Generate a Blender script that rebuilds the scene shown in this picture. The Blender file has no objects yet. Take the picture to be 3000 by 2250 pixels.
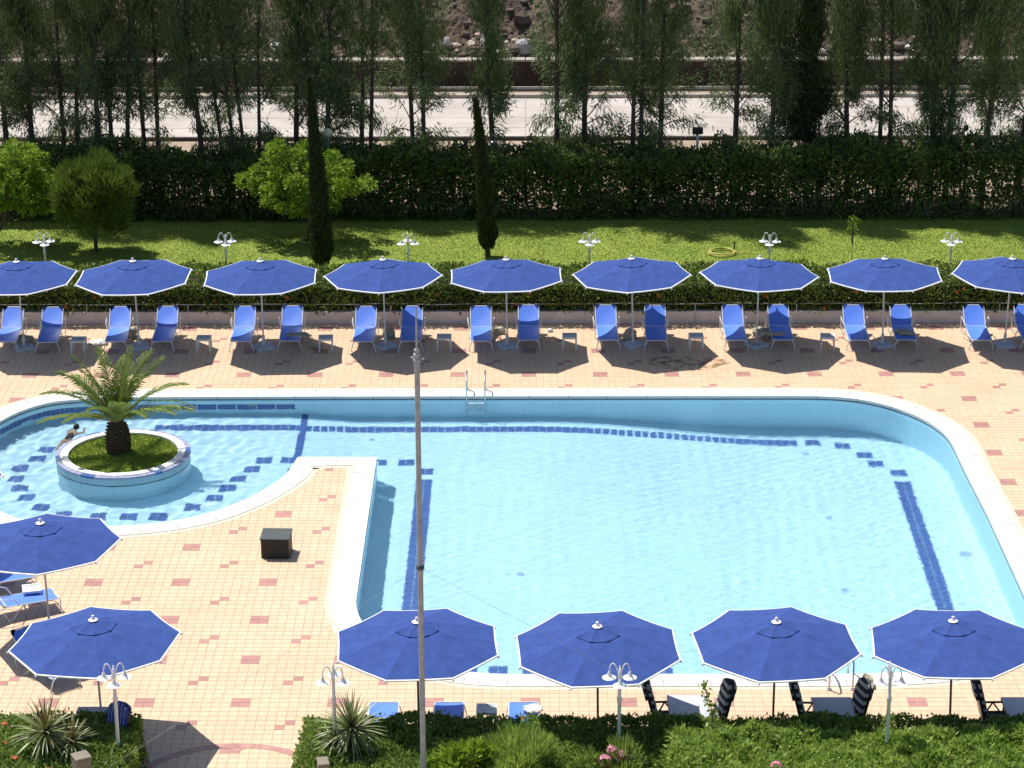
import bpy, bmesh, math, random
import numpy as np
from mathutils import Vector, Matrix

sc = bpy.context.scene
COL = sc.collection
rnd = random.Random(7)
rng = np.random.default_rng(11)

# ------------------------------------------------------------------ camera (fitted to the tile grid of the deck)
FPX, PITCH, YAW, ROLL, CAMH = 7508.49, 0.34995, 0.0058108, 0.0036296, 24.3828
_F = np.array([-math.sin(YAW) * math.cos(PITCH), math.cos(YAW) * math.cos(PITCH), -math.sin(PITCH)])
_R0 = np.array([math.cos(YAW), math.sin(YAW), 0.0])
_D0 = np.cross(_F, _R0)
_R = math.cos(ROLL) * _R0 + math.sin(ROLL) * _D0
_D = -math.sin(ROLL) * _R0 + math.cos(ROLL) * _D0
cam = bpy.data.cameras.new('camera')
cam_o = bpy.data.objects.new('camera', cam)
COL.objects.link(cam_o)
m3 = Matrix(((_R[0], -_D[0], -_F[0]), (_R[1], -_D[1], -_F[1]), (_R[2], -_D[2], -_F[2])))
cam_o.matrix_world = Matrix.Translation((0, 0, CAMH)) @ m3.to_4x4()
cam.sensor_width = 36.0
cam.lens = FPX / 3000 * 36
cam.clip_end = 4000
cam.clip_start = 0.5
sc.camera = cam_o

# ------------------------------------------------------------------ sky, sun, exposure
SUN = Vector((-0.76, 0.78, 2.145)).normalized()
world = bpy.data.worlds.new('World')
sc.world = world
world.use_nodes = True
_nt = world.node_tree
_sk = _nt.nodes.new('ShaderNodeTexSky')
_sk.sky_type = 'NISHITA'
_sk.sun_disc = False
_sk.sun_elevation = math.asin(SUN.z)
_sk.sun_rotation = math.atan2(SUN.x, SUN.y)
_nt.links.new(_sk.outputs[0], _nt.nodes['Background'].inputs[0])
_nt.nodes['Background'].inputs[1].default_value = 0.09
sun = bpy.data.lights.new('sun', 'SUN')
sun.energy = 4.6
sun.angle = math.radians(0.5)
sun.color = (1.0, 0.965, 0.9)
sun_o = bpy.data.objects.new('sun', sun)
COL.objects.link(sun_o)
sun_o.rotation_euler = SUN.to_track_quat('Z', 'Y').to_euler()
sun.cycles.is_caustics_light = True
sc.view_settings.view_transform = 'Standard'
sc.view_settings.look = 'None'
sc.view_settings.exposure = 0.37
sc.view_settings.gamma = 1
sc.view_settings.use_curve_mapping = False

# ------------------------------------------------------------------ where a point of the place lies
WATER = -0.08


def P(u, v, z=0.0):
    d = _F + _R * (u - 1500) / FPX + _D * (v - 1125) / FPX
    t = (z - CAMH) / d[2]
    return np.array([d[0] * t, d[1] * t, z])


def depth(x):
    if x < -6.4:
        return 1.15
    if x < -4.6:
        return 1.15 + 0.15 * (x + 6.4)
    if x < 0.5:
        return 1.42
    t = min(1.0, (x - 0.5) / 6.5)
    return 1.42 + 0.85 * t * t * (3 - 2 * t)


def PU(u, v, dz=0.012):
    """the point of the pool floor seen through the water surface"""
    p = P(u, v, WATER)
    d = p - np.array([0, 0, CAMH])
    d /= np.linalg.norm(d)
    n = 1 / 1.333
    c = -d[2]
    k = 1 - n * n * (1 - c * c)
    r = n * d + np.array([0, 0, n * c - math.sqrt(k)])
    q = p
    for _ in range(6):
        t = (WATER + depth(q[0])) / (-r[2])
        q = p + r * t
    return np.array([q[0], q[1], -depth(q[0]) + dz])


def project(p):
    q = np.asarray(p, float) - np.array([0, 0, CAMH])
    z = q @ _F
    return np.stack([1500 + FPX * (q @ _R) / z, 1125 + FPX * (q @ _D) / z], -1)


def height_at(x, y, v):
    """height at which the vertical through (x, y) crosses image row v"""
    k = (v - 1125) / FPX
    a = k * _F - _D
    return CAMH - (a[0] * x + a[1] * y) / a[2]


# ------------------------------------------------------------------ tags, objects
def tag(o, label=None, cat=None, group=None, kind=None):
    if label: o['label'] = label
    if cat: o['category'] = cat
    if group: o['group'] = group
    if kind: o['kind'] = kind
    return o


def empty(name, loc=(0, 0, 0), rz=0.0):
    o = bpy.data.objects.new(name, None)
    o.empty_display_size = 0.1
    COL.objects.link(o)
    o.location = tuple(float(c) for c in loc)
    o.rotation_euler = (0, 0, rz)
    return o


def link(name, me, parent=None, loc=None, rz=None):
    o = bpy.data.objects.new(name, me)
    COL.objects.link(o)
    if parent is not None: o.parent = parent
    if loc is not None: o.location = tuple(float(c) for c in loc)
    if rz is not None: o.rotation_euler = (0, 0, rz)
    return o


def copy_tree(o, parent=None):
    c = o.copy()
    COL.objects.link(c)
    c.parent = parent
    for ch in o.children:
        copy_tree(ch, c)
    return c


class MB:
    """collects shapes, links them as one mesh object"""
    def __init__(s):
        s.v, s.f, s.m = [], [], []

    def add(s, vs, fs, mi=0):
        b = len(s.v)
        s.v += [tuple(float(c) for c in p) for p in vs]
        s.f += [tuple(b + i for i in f) for f in fs]
        s.m += [mi] * len(fs)
        return s

    def box(s, c, size, rz=0.0, mi=0, bev=0.0, M=None):
        hx, hy, hz = size[0] / 2, size[1] / 2, size[2] / 2
        if bev:
            b = bev
            ring = [(-hx + b, -hy), (hx - b, -hy), (hx, -hy + b), (hx, hy - b), (hx - b, hy), (-hx + b, hy), (-hx, hy - b), (-hx, -hy + b)]
            vs = []
            for z, sh in ((-hz, 0), (hz - b, 0), (hz, b)):
                for x, y in ring:
                    vs.append((x * (1 - sh / hx), y * (1 - sh / hy), z))
            fs = []
            for l in (0, 8):
                for i in range(8):
                    j = (i + 1) % 8
                    fs.append((l + i, l + j, l + 8 + j, l + 8 + i))
            fs.append(tuple(range(16, 24)))
            fs.append(tuple(range(7, -1, -1)))
        else:
            vs = [(sx * hx, sy * hy, sz * hz) for sz in (-1, 1) for sx, sy in ((-1, -1), (1, -1), (1, 1), (-1, 1))]
            fs = [(3, 2, 1, 0), (4, 5, 6, 7), (0, 1, 5, 4), (1, 2, 6, 5), (2, 3, 7, 6), (3, 0, 4, 7)]
        ca, sa = math.cos(rz), math.sin(rz)
        out = []
        for x, y, z in vs:
            q = Vector((x * ca - y * sa, x * sa + y * ca, z))
            if M is not None: q = M @ Vector((x, y, z))
            out.append((q.x + c[0], q.y + c[1], q.z + c[2]))
        return s.add(out, fs, mi)

    def tube(s, pts, r, n=8, mi=0, cap=True, closed=False):
        pts = [Vector([float(c) for c in p]) for p in pts]
        rs = r if isinstance(r, (list, tuple, np.ndarray)) else [r] * len(pts)
        N = len(pts)
        t0 = None
        vs = []
        nv = None
        for i, p in enumerate(pts):
            if closed:
                t = (pts[(i + 1) % N] - pts[i - 1]).normalized()
            else:
                t = (pts[min(i + 1, N - 1)] - pts[max(i - 1, 0)]).normalized()
            if nv is None:
                up = Vector((0, 0, 1)) if abs(t.z) < 0.9 else Vector((1, 0, 0))
                nv = t.cross(up).normalized()
            else:
                nv = (nv - t * nv.dot(t)).normalized()
            b = t.cross(nv)
            for k in range(n):
                a = 2 * math.pi * k / n
                vs.append(p + (nv * math.cos(a) + b * math.sin(a)) * rs[i])
        fs = []
        for i in range(N if closed else N - 1):
            j = (i + 1) % N
            for k in range(n):
                l = (k + 1) % n
                fs.append((i * n + k, i * n + l, j * n + l, j * n + k))
        if cap and not closed:
            fs.append(tuple(range(n - 1, -1, -1)))
            fs.append(tuple((N - 1) * n + k for k in range(n)))
        return s.add(vs, fs, mi)

    def lathe(s, prof, n=16, mi=0, c=(0, 0, 0)):
        vs, fs = [], []
        for r, z in prof:
            for k in range(n):
                a = 2 * math.pi * k / n
                vs.append((c[0] + r * math.cos(a), c[1] + r * math.sin(a), c[2] + z))
        for i in range(len(prof) - 1):
            for k in range(n):
                l = (k + 1) % n
                fs.append((i * n + k, i * n + l, (i + 1) * n + l, (i + 1) * n + k))
        if prof[0][0] > 1e-4: fs.append(tuple(range(n - 1, -1, -1)))
        if prof[-1][0] > 1e-4: fs.append(tuple((len(prof) - 1) * n + k for k in range(n)))
        return s.add(vs, fs, mi)

    def build(s, name, mats, parent=None, smooth=False, loc=None, rz=None):
        me = bpy.data.meshes.new(name)
        me.from_pydata(s.v, [], s.f)
        if not isinstance(mats, (list, tuple)): mats = [mats]
        for m in mats: me.materials.append(m)
        if len(mats) > 1:
            me.polygons.foreach_set('material_index', s.m)
        if smooth:
            me.polygons.foreach_set('use_smooth', [True] * len(s.f))
            if smooth != 'all':
                try: me.set_sharp_from_angle(angle=math.radians(40))
                except Exception: pass
        me.update()
        return link(name, me, parent, loc, rz)


def npmesh(name, V, F, mats, parent=None, tone=None, mi=None, smooth=False, loc=None):
    """V (n,3), F (m,k) all faces with k corners"""
    V = np.asarray(V, np.float32); F = np.asarray(F, np.int32)
    k = F.shape[1]
    me = bpy.data.meshes.new(name)
    me.vertices.add(len(V)); me.vertices.foreach_set('co', V.ravel())
    me.loops.add(F.size); me.loops.foreach_set('vertex_index', F.ravel())
    me.polygons.add(len(F)); me.polygons.foreach_set('loop_start', np.arange(0, F.size, k, dtype=np.int32))
    try: me.polygons.foreach_set('loop_total', np.full(len(F), k, np.int32))
    except Exception: pass
    if not isinstance(mats, (list, tuple)): mats = [mats]
    for m in mats: me.materials.append(m)
    if mi is not None: me.polygons.foreach_set('material_index', np.asarray(mi, np.int32))
    me.polygons.foreach_set('use_smooth', np.full(len(F), bool(smooth)))
    if tone is not None:
        a = me.attributes.new('tone', 'FLOAT', 'POINT')
        a.data.foreach_set('value', np.asarray(tone, np.float32))
    me.update(calc_edges=True)
    me.validate()
    return link(name, me, parent, loc)


# ------------------------------------------------------------------ materials
def mat(name, col, rough=0.6, var=0.12, scale=6.0, bump=0.0, bscale=40.0, metal=0.0, spec=0.5, col2=None, world_pos=False, detail=4.0):
    m = bpy.data.materials.new(name)
    m.use_nodes = True
    nt = m.node_tree
    b = nt.nodes['Principled BSDF']
    b.inputs['Roughness'].default_value = rough
    b.inputs['Metallic'].default_value = metal
    b.inputs['Specular IOR Level'].default_value = spec
    if world_pos:
        co = nt.nodes.new('ShaderNodeNewGeometry').outputs['Position']
    else:
        co = nt.nodes.new('ShaderNodeTexCoord').outputs['Object']
    nz = nt.nodes.new('ShaderNodeTexNoise')
    nz.inputs['Scale'].default_value = scale
    nz.inputs['Detail'].default_value = detail
    nz.inputs['Roughness'].default_value = 0.65
    nt.links.new(co, nz.inputs['Vector'])
    r = nt.nodes.new('ShaderNodeValToRGB')
    r.color_ramp.elements[0].position = 0.3
    r.color_ramp.elements[1].position = 0.7
    if col2 is None:
        r.color_ramp.elements[0].color = (*[c * (1 - var) for c in col], 1)
        r.color_ramp.elements[1].color = (*[min(1, c * (1 + var)) for c in col], 1)
    else:
        r.color_ramp.elements[0].color = (*col, 1)
        r.color_ramp.elements[1].color = (*col2, 1)
    nt.links.new(nz.outputs['Fac'], r.inputs['Fac'])
    nt.links.new(r.outputs[0], b.inputs['Base Color'])
    if bump:
        n2 = nt.nodes.new('ShaderNodeTexNoise')
        n2.inputs['Scale'].default_value = bscale
        n2.inputs['Detail'].default_value = 3
        nt.links.new(co, n2.inputs['Vector'])
        bp = nt.nodes.new('ShaderNodeBump')
        bp.inputs['Strength'].default_value = min(1, bump)
        bp.inputs['Distance'].default_value = 0.25 / bscale
        nt.links.new(n2.outputs['Fac'], bp.inputs['Height'])
        nt.links.new(bp.outputs[0], b.inputs['Normal'])
    return m


def leaf_mat(name, c_dark, c_light, trans=0.3, rough=0.5, clump=1.6, spec=0.3):
    """foliage: hue of each leaf by its own tone, clump-sized variation, light passing through"""
    m = bpy.data.materials.new(name)
    m.use_nodes = True
    nt = m.node_tree
    b = nt.nodes['Principled BSDF']
    out = nt.nodes['Material Output']
    at = nt.nodes.new('ShaderNodeAttribute'); at.attribute_name = 'tone'
    nz = nt.nodes.new('ShaderNodeTexNoise'); nz.inputs['Scale'].default_value = clump; nz.inputs['Detail'].default_value = 2
    co = nt.nodes.new('ShaderNodeTexCoord'); nt.links.new(co.outputs['Object'], nz.inputs['Vector'])
    ad = nt.nodes.new('ShaderNodeMath'); ad.operation = 'MULTIPLY_ADD'
    nt.links.new(nz.outputs['Fac'], ad.inputs[0]); ad.inputs[1].default_value = 0.9
    m2 = nt.nodes.new('ShaderNodeMath'); m2.operation = 'MULTIPLY_ADD'
    nt.links.new(at.outputs['Fac'], m2.inputs[0]); m2.inputs[1].default_value = 0.75; m2.inputs[2].default_value = -0.35
    nt.links.new(m2.outputs[0], ad.inputs[2])
    mx = nt.nodes.new('ShaderNodeMix'); mx.data_type = 'RGBA'
    nt.links.new(ad.outputs[0], mx.inputs['Factor']); mx.clamp_factor = True
    mx.inputs['A'].default_value = (*c_dark, 1); mx.inputs['B'].default_value = (*c_light, 1)
    nt.links.new(mx.outputs['Result'], b.inputs['Base Color'])
    b.inputs['Roughness'].default_value = rough
    b.inputs['Specular IOR Level'].default_value = spec
    tr = nt.nodes.new('ShaderNodeBsdfTranslucent')
    nt.links.new(mx.outputs['Result'], tr.inputs['Color'])
    ms = nt.nodes.new('ShaderNodeMixShader'); ms.inputs[0].default_value = trans
    nt.links.new(b.outputs[0], ms.inputs[1]); nt.links.new(tr.outputs[0], ms.inputs[2])
    nt.links.new(ms.outputs[0], out.inputs['Surface'])
    return m


def tile_mat(name, col, pitch, ox, oy, var=0.08, hue=None, rough=0.45, bump=0.15):
    """glazed / stoneware tile: every tile of the grid gets its own slight tone"""
    m = bpy.data.materials.new(name); m.use_nodes = True
    nt = m.node_tree; b = nt.nodes['Principled BSDF']
    g = nt.nodes.new('ShaderNodeNewGeometry')
    s = nt.nodes.new('ShaderNodeVectorMath'); s.operation = 'SUBTRACT'; s.inputs[1].default_value = (ox, oy, -3.0)
    nt.links.new(g.outputs['Position'], s.inputs[0])
    d = nt.nodes.new('ShaderNodeVectorMath'); d.operation = 'DIVIDE'; d.inputs[1].default_value = (pitch, pitch, 50)
    nt.links.new(s.outputs[0], d.inputs[0])
    f = nt.nodes.new('ShaderNodeVectorMath'); f.operation = 'FLOOR'; nt.links.new(d.outputs[0], f.inputs[0])
    w = nt.nodes.new('ShaderNodeTexWhiteNoise'); w.noise_dimensions = '3D'; nt.links.new(f.outputs[0], w.inputs['Vector'])
    nz = nt.nodes.new('ShaderNodeTexNoise'); nz.inputs['Scale'].default_value = 0.7; nz.inputs['Detail'].default_value = 5
    nt.links.new(g.outputs['Position'], nz.inputs['Vector'])
    a = nt.nodes.new('ShaderNodeMath'); a.operation = 'MULTIPLY_ADD'; a.inputs[1].default_value = 0.45
    nt.links.new(w.outputs['Value'], a.inputs[0])
    a2 = nt.nodes.new('ShaderNodeMath'); a2.operation = 'MULTIPLY_ADD'; a2.inputs[1].default_value = 1.5; a2.inputs[2].default_value = -0.48
    nt.links.new(nz.outputs['Fac'], a2.inputs[0]); nt.links.new(a2.outputs[0], a.inputs[2])
    mx = nt.nodes.new('ShaderNodeMix'); mx.data_type = 'RGBA'; mx.clamp_factor = True
    nt.links.new(a.outputs[0], mx.inputs['Factor'])
    lo = hue or tuple(c * (1 - 2 * var) for c in col)
    mx.inputs['A'].default_value = (*col, 1); mx.inputs['B'].default_value = (*lo, 1)
    nt.links.new(mx.outputs['Result'], b.inputs['Base Color'])
    b.inputs['Roughness'].default_value = rough
    n2 = nt.nodes.new('ShaderNodeTexNoise'); n2.inputs['Scale'].default_value = 30
    nt.links.new(g.outputs['Position'], n2.inputs['Vector'])
    bp = nt.nodes.new('ShaderNodeBump'); bp.inputs['Strength'].default_value = bump; bp.inputs['Distance'].default_value = 0.01
    nt.links.new(n2.outputs['Fac'], bp.inputs['Height']); nt.links.new(bp.outputs[0], b.inputs['Normal'])
    return m


OX, OY = -5.91682, 53.57058          # corner of the deck's tile grid
M = {}
M['tile'] = tile_mat('cream_tile', (0.695, 0.53, 0.355), 0.2, OX, OY, hue=(0.67, 0.44, 0.285))
M['tile_red'] = tile_mat('red_tile', (0.52, 0.265, 0.225), 0.2, OX, OY, var=0.14)
M['grout'] = mat('grout', (0.34, 0.22, 0.15), 0.9, 0.25, .55, col2=(0.60, 0.43, 0.31), world_pos=True)
M['earth'] = mat('earth', (0.34, 0.26, 0.19), 0.95, 0.2, 0.8, bump=0.6, bscale=9, world_pos=True)
M['coping'] = mat('white_coping', (0.74, 0.73, 0.68), 0.55, 0.05, 3, bump=0.1, world_pos=True)
M['slab'] = mat('marble_slab', (0.62, 0.60, 0.56), 0.4, 0.1, 4, bump=0.1, world_pos=True)
M['cement'] = mat('cement_strip', (0.60, 0.53, 0.42), 0.8, 0.12, 4, world_pos=True)
M['pool_wall'] = tile_mat('pool_wall_mosaic', (0.60, 0.86, 0.96), 0.05, 0, 0, var=0.05, rough=0.35)
M['pool'] = tile_mat('pool_mosaic', (0.56, 0.785, 0.90), 0.05, 0, 0, var=0.05, rough=0.35)
M['pool_blue'] = tile_mat('pool_blue_tile', (0.075, 0.15, 0.42), 0.125, 0, 0, var=0.12, rough=0.35)
M['pool_pale'] = tile_mat('pool_pale_tile', (0.42, 0.62, 0.70), 0.1, 0, 0, var=0.06, rough=0.3)
M['pool_joint'] = mat('pool_joint', (0.30, 0.42, 0.62), 0.6)
M['lilac'] = mat('lilac_tile', (0.36, 0.36, 0.5), 0.35, 0.2, 9)
M['canopy'] = mat('blue_canvas', (0.043, 0.080, 0.265), 0.9, 0.16, 4, bump=0.4, bscale=90, spec=0.12)
_b = M['canopy'].node_tree.nodes['Principled BSDF']
_b.inputs['Sheen Weight'].default_value = 0.0; _b.inputs['Sheen Roughness'].default_value = 0.13; _b.inputs['Sheen Tint'].default_value = (0.75, 0.85, 1.0, 1)
M['trim'] = mat('white_trim', (0.78, 0.78, 0.8), 0.6, 0.03)
M['white'] = mat('white_enamel', (0.74, 0.74, 0.75), 0.35, 0.04, 5)
M['plastic'] = mat('white_plastic', (0.70, 0.71, 0.73), 0.4, 0.05, 5)
M['pole'] = mat('umbrella_pole', (0.62, 0.62, 0.63), 0.4, 0.08, 4)
M['bronze_pole'] = mat('bronze_pole', (0.22, 0.17, 0.13), 0.45, 0.15, 4)
M['base'] = mat('concrete_base', (0.52, 0.56, 0.62), 0.8, 0.15, 9, bump=0.2)
M['sling'] = mat('blue_sling', (0.105, 0.25, 0.88), 0.42, 0.06, 14, bump=0.15, bscale=300, spec=0.7)
M['steel'] = mat('polished_steel', (0.6, 0.6, 0.6), 0.25, 0.05, metal=0.9)
M['galv'] = mat('weathered_pole', (0.36, 0.38, 0.39), 0.7, 0.22, 7, bump=0.3, bscale=30)
M['wall'] = mat('beige_render', (0.68, 0.62, 0.585), 0.9, 0.1, 2.5, bump=0.3, bscale=30, world_pos=True)
M['pillar'] = mat('beige_pillar', (0.22, 0.19, 0.145), 0.9, 0.15, 4, bump=0.3)
M['wline'] = mat('waterline_joint', (0.10, 0.13, 0.15), 0.5, 0.1)
M['stain'] = mat('dark_base', (0.16, 0.07, 0.045), 0.9, 0.3, 6, bump=0.4)
M['lawn'] = mat('lawn_grass', (0.14, 0.215, 0.02), 0.9, 0.2, .9, bump=0.4, bscale=60, col2=(0.25, 0.295, 0.042), world_pos=True, detail=8)
M['blade'] = leaf_mat('grass_blade', (0.14, 0.235, 0.022), (0.32, 0.385, 0.065), 0.4, .5, .8)
M['hedge'] = leaf_mat('hedge_leaf', (0.045, 0.085, 0.012), (0.25, 0.34, 0.06), 0.22)
M['hedge_front'] = leaf_mat('front_hedge_leaf', (0.085, 0.15, 0.02), (0.36, 0.48, 0.10), 0.35)
M['shrub'] = leaf_mat('light_shrub_leaf', (0.16, 0.27, 0.035), (0.46, 0.57, 0.13), 0.38)
M['dark_hedge'] = leaf_mat('dark_hedge_leaf', (0.035, 0.065, 0.015), (0.17, 0.24, 0.06), 0.28)
M['needle'] = leaf_mat('needle', (0.06, 0.095, 0.040), (0.23, 0.295, 0.125), 0.35, 0.65, 1.0)
M['pine'] = leaf_mat('pine_needle', (0.06, 0.105, 0.014), (0.20, 0.27, 0.045), 0.3, 0.6, 1.2)
M['cypress'] = leaf_mat('cypress_leaf', (0.022, 0.034, 0.012), (0.075, 0.10, 0.030), 0.15, 0.7, 2.5)
M['citrus'] = leaf_mat('bright_leaf', (0.13, 0.23, 0.022), (0.34, 0.46, 0.05), 0.4, 0.45, 1.6)
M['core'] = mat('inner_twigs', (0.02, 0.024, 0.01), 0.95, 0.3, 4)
M['bark'] = mat('bark', (0.085, 0.065, 0.048), 0.95, 0.3, 5, bump=0.6, bscale=18)
M['palm_leaf'] = leaf_mat('palm_leaflet', (0.15, 0.24, 0.035), (0.43, 0.50, 0.15), 0.25, 0.35, 1.5, 0.6)
M['palm_rib'] = mat('palm_rib', (0.30, 0.30, 0.08), 0.5, 0.15)
M['palm_trunk'] = mat('palm_trunk', (0.09, 0.06, 0.035), 0.95, 0.35, 9, bump=0.8, bscale=20)
M['spike'] = leaf_mat('spiky_leaf', (0.12, 0.16, 0.045), (0.40, 0.45, 0.20), 0.2, 0.35, 2.0, 0.6)
M['spike_red'] = leaf_mat('reddish_spiky_leaf', (0.14, 0.08, 0.03), (0.27, 0.24, 0.09), 0.2, 0.4, 2.0, 0.5)
M['orange'] = mat('orange_petal', (0.62, 0.13, 0.025), 0.6, 0.2, 20)
M['pink'] = mat('pink_petal', (0.75, 0.33, 0.40), 0.6, 0.2, 20)
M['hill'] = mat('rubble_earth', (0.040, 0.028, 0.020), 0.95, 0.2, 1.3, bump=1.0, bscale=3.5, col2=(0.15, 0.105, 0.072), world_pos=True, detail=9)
M['stone'] = mat('rubble_stone', (0.42, 0.34, 0.28), 0.9, 0.3, 2.5, bump=0.5, bscale=6, world_pos=True)
M['stone_dark'] = mat('dark_rubble', (0.11, 0.085, 0.065), 0.95, 0.4, 1.2, bump=0.5, bscale=6, world_pos=True)
M['stone_white'] = mat('pale_concrete_block', (0.66, 0.60, 0.55), 0.9, 0.12, 2.5, bump=0.4, bscale=6)
M['stone_grey'] = mat('grey_concrete', (0.33, 0.32, 0.32), 0.9, 0.25, 4, bump=0.5, bscale=8)
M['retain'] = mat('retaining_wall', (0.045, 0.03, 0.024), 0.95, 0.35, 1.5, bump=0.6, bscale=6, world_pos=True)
M['retain_cap'] = mat('wall_cap', (0.36, 0.31, 0.27), 0.9, 0.2, 2.0, world_pos=True)
M['road'] = mat('pale_concrete', (0.43, 0.385, 0.345), 0.9, 0.17, 0.45, bump=0.1, world_pos=True)
M['joint'] = mat('road_joint', (0.28, 0.25, 0.22), 0.95, 0.1)
M['kerb'] = mat('kerb_stone', (0.40, 0.36, 0.31), 0.9, 0.15, 2, world_pos=True)
M['dark_kerb'] = mat('dark_kerb', (0.07, 0.06, 0.05), 0.9, 0.2, 2, world_pos=True)
M['fence'] = mat('fence_iron', (0.10, 0.10, 0.09), 0.6, 0.1)
M['fence_post'] = mat('fence_concrete', (0.40, 0.37, 0.33), 0.9, 0.15)
M['black'] = mat('black_grille', (0.018, 0.017, 0.016), 0.6, 0.3, 8)
M['black_top'] = mat('dark_grey_top', (0.06, 0.068, 0.07), 0.55, 0.15, 5)
M['brown_plastic'] = mat('dark_brown_plastic', (0.03, 0.02, 0.016), 0.4, 0.2)
M['table_grey'] = mat('pale_table_top', (0.55, 0.56, 0.6), 0.45, 0.05, 4)
M['globe'] = mat('opal_globe', (0.80, 0.80, 0.82), 0.25, 0.02)
M['globe_cream'] = mat('cream_globe', (0.74, 0.66, 0.47), 0.3, 0.04)
M['hose'] = mat('yellow_hose', (0.55, 0.50, 0.12), 0.5, 0.1)
M['green_pipe'] = mat('green_pipe', (0.05, 0.09, 0.015), 0.5, 0.1)
M['cloth_beige'] = mat('beige_cloth', (0.50, 0.42, 0.32), 0.95, 0.25, 9, bump=0.5)
M['cloth_white'] = mat('white_towel', (0.66, 0.64, 0.6), 0.95, 0.12, 9, bump=0.5)
M['cloth_khaki'] = mat('khaki_cloth', (0.40, 0.38, 0.28), 0.95, 0.2, 9, bump=0.5)
M['bag_brown'] = mat('brown_bag', (0.28, 0.15, 0.08), 0.8, 0.3, 9, bump=0.3)
M['skin'] = mat('skin', (0.48, 0.27, 0.18), 0.5, 0.06)
M['hair'] = mat('hair', (0.02, 0.015, 0.012), 0.6, 0.1)
M['swimwear'] = mat('swimwear', (0.02, 0.02, 0.025), 0.7, 0.1)


_n = M['sling'].node_tree; _p = _n.nodes['Principled BSDF']
_t = _n.nodes.new('ShaderNodeBsdfTranslucent'); _m = _n.nodes.new('ShaderNodeMixShader'); _m.inputs[0].default_value = 0.05
_n.links.new(_p.inputs['Base Color'].links[0].from_socket, _t.inputs['Color'])
_n.links.new(_p.outputs[0], _m.inputs[1]); _n.links.new(_t.outputs[0], _m.inputs[2]); _n.links.new(_m.outputs[0], _n.nodes['Material Output'].inputs['Surface'])


def stripes(name, a, b, freq, axis):
    m = bpy.data.materials.new(name); m.use_nodes = True
    nt = m.node_tree; bs = nt.nodes['Principled BSDF']; bs.inputs['Roughness'].default_value = 0.85
    co = nt.nodes.new('ShaderNodeTexCoord')
    w = nt.nodes.new('ShaderNodeTexWave'); w.wave_type = 'BANDS'; w.bands_direction = axis
    w.inputs['Scale'].default_value = freq; w.inputs['Distortion'].default_value = 0
    nt.links.new(co.outputs['Object'], w.inputs['Vector'])
    r = nt.nodes.new('ShaderNodeValToRGB'); r.color_ramp.interpolation = 'CONSTANT'
    r.color_ramp.elements[0].color = (*a, 1); r.color_ramp.elements[1].position = 0.62; r.color_ramp.elements[1].color = (*b, 1)
    nt.links.new(w.outputs['Fac'], r.inputs['Fac']); nt.links.new(r.outputs[0], bs.inputs['Base Color'])
    return m


M['stripe'] = stripes('striped_cushion', (0.022, 0.026, 0.04), (0.52, 0.50, 0.46), 1.9, 'Z')
M['stripe_blue'] = stripes('blue_striped_cushion', (0.03, 0.05, 0.25), (0.22, 0.28, 0.6), 4.2, 'Y')

# water: clear glass-like surface, fine crinkle on top of the modelled ripples
wm = bpy.data.materials.new('pool_water'); wm.use_nodes = True
nt = wm.node_tree; nt.nodes.clear()
o_ = nt.nodes.new('ShaderNodeOutputMaterial'); g_ = nt.nodes.new('ShaderNodeBsdfGlass')
g_.inputs['IOR'].default_value = 1.333; g_.inputs['Roughness'].default_value = 0.0
g_.inputs['Color'].default_value = (0.94, 0.99, 1.0, 1)
geo = nt.nodes.new('ShaderNodeNewGeometry')
n1 = nt.nodes.new('ShaderNodeTexNoise'); n1.inputs['Scale'].default_value = 11; n1.inputs['Detail'].default_value = 4
nt.links.new(geo.outputs['Position'], n1.inputs['Vector'])
bp = nt.nodes.new('ShaderNodeBump'); bp.inputs['Strength'].default_value = 0.20; bp.inputs['Distance'].default_value = 0.02
nt.links.new(n1.outputs['Fac'], bp.inputs['Height']); nt.links.new(bp.outputs[0], g_.inputs['Normal'])
nt.links.new(g_.outputs[0], o_.inputs['Surface'])
M['water'] = wm

ORD = ['leftmost', 'second from left', 'third from left', 'fourth from left', 'fifth from left', 'fifth from right', 'fourth from right', 'third from right', 'second from right', 'rightmost']


def receive(o):
    o.cycles.is_caustics_receiver = True
    return o


# ================================================================== POOL OUTLINE
def cr(pts, n=6):
    """Catmull-Rom through points"""
    out = []
    p = [pts[0]] + list(pts) + [pts[-1]]
    for i in range(1, len(p) - 2):
        a, b, c, d = (np.array(q, float) for q in p[i - 1:i + 3])
        for k in range(n):
            t = k / n
            out.append(0.5 * ((2 * b) + (c - a) * t + (2 * a - 5 * b + 4 * c - d) * t * t + (3 * b - a - 3 * c + d) * t ** 3))
    out.append(np.array(pts[-1], float))
    return out


def w2(pts): return [P(u, v, 0)[:2] for u, v in pts]


back = [(872.6, 1341), (863, 1356), (850, 1376), (834, 1396), (797, 1422.6), (744.6, 1453), (691, 1477.5), (610, 1506), (508, 1528), (407, 1540),
        (330, 1544), (250, 1545), (150, 1540), (80, 1528), (32, 1514), (0, 1500), (-45, 1470), (-85, 1420), (-100, 1370), (-95, 1320), (-60, 1276), (0, 1237), (61, 1207),
        (134, 1184.6), (203, 1175), (300, 1169), (400, 1166.3)]
top_ = [(400, 1166.3), (750, 1164.6), (1550, 1163.5), (2300, 1162.8)]
right = [(2300, 1162.8), (2380, 1163.2), (2453, 1166), (2525, 1174), (2598, 1190), (2660, 1211), (2710, 1233), (2745, 1255), (2772, 1278), (2792.5, 1308.5), (2826, 1379.7)]
right2 = [(2826, 1379.7), (2894, 1512), (2990, 1722)]
front = [(2990, 1722), (3015, 1790), (3010, 1850), (2960, 1903), (2860, 1942), (2770, 1962), (2688, 1971), (2560, 1976), (2431, 1977.5)]
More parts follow.
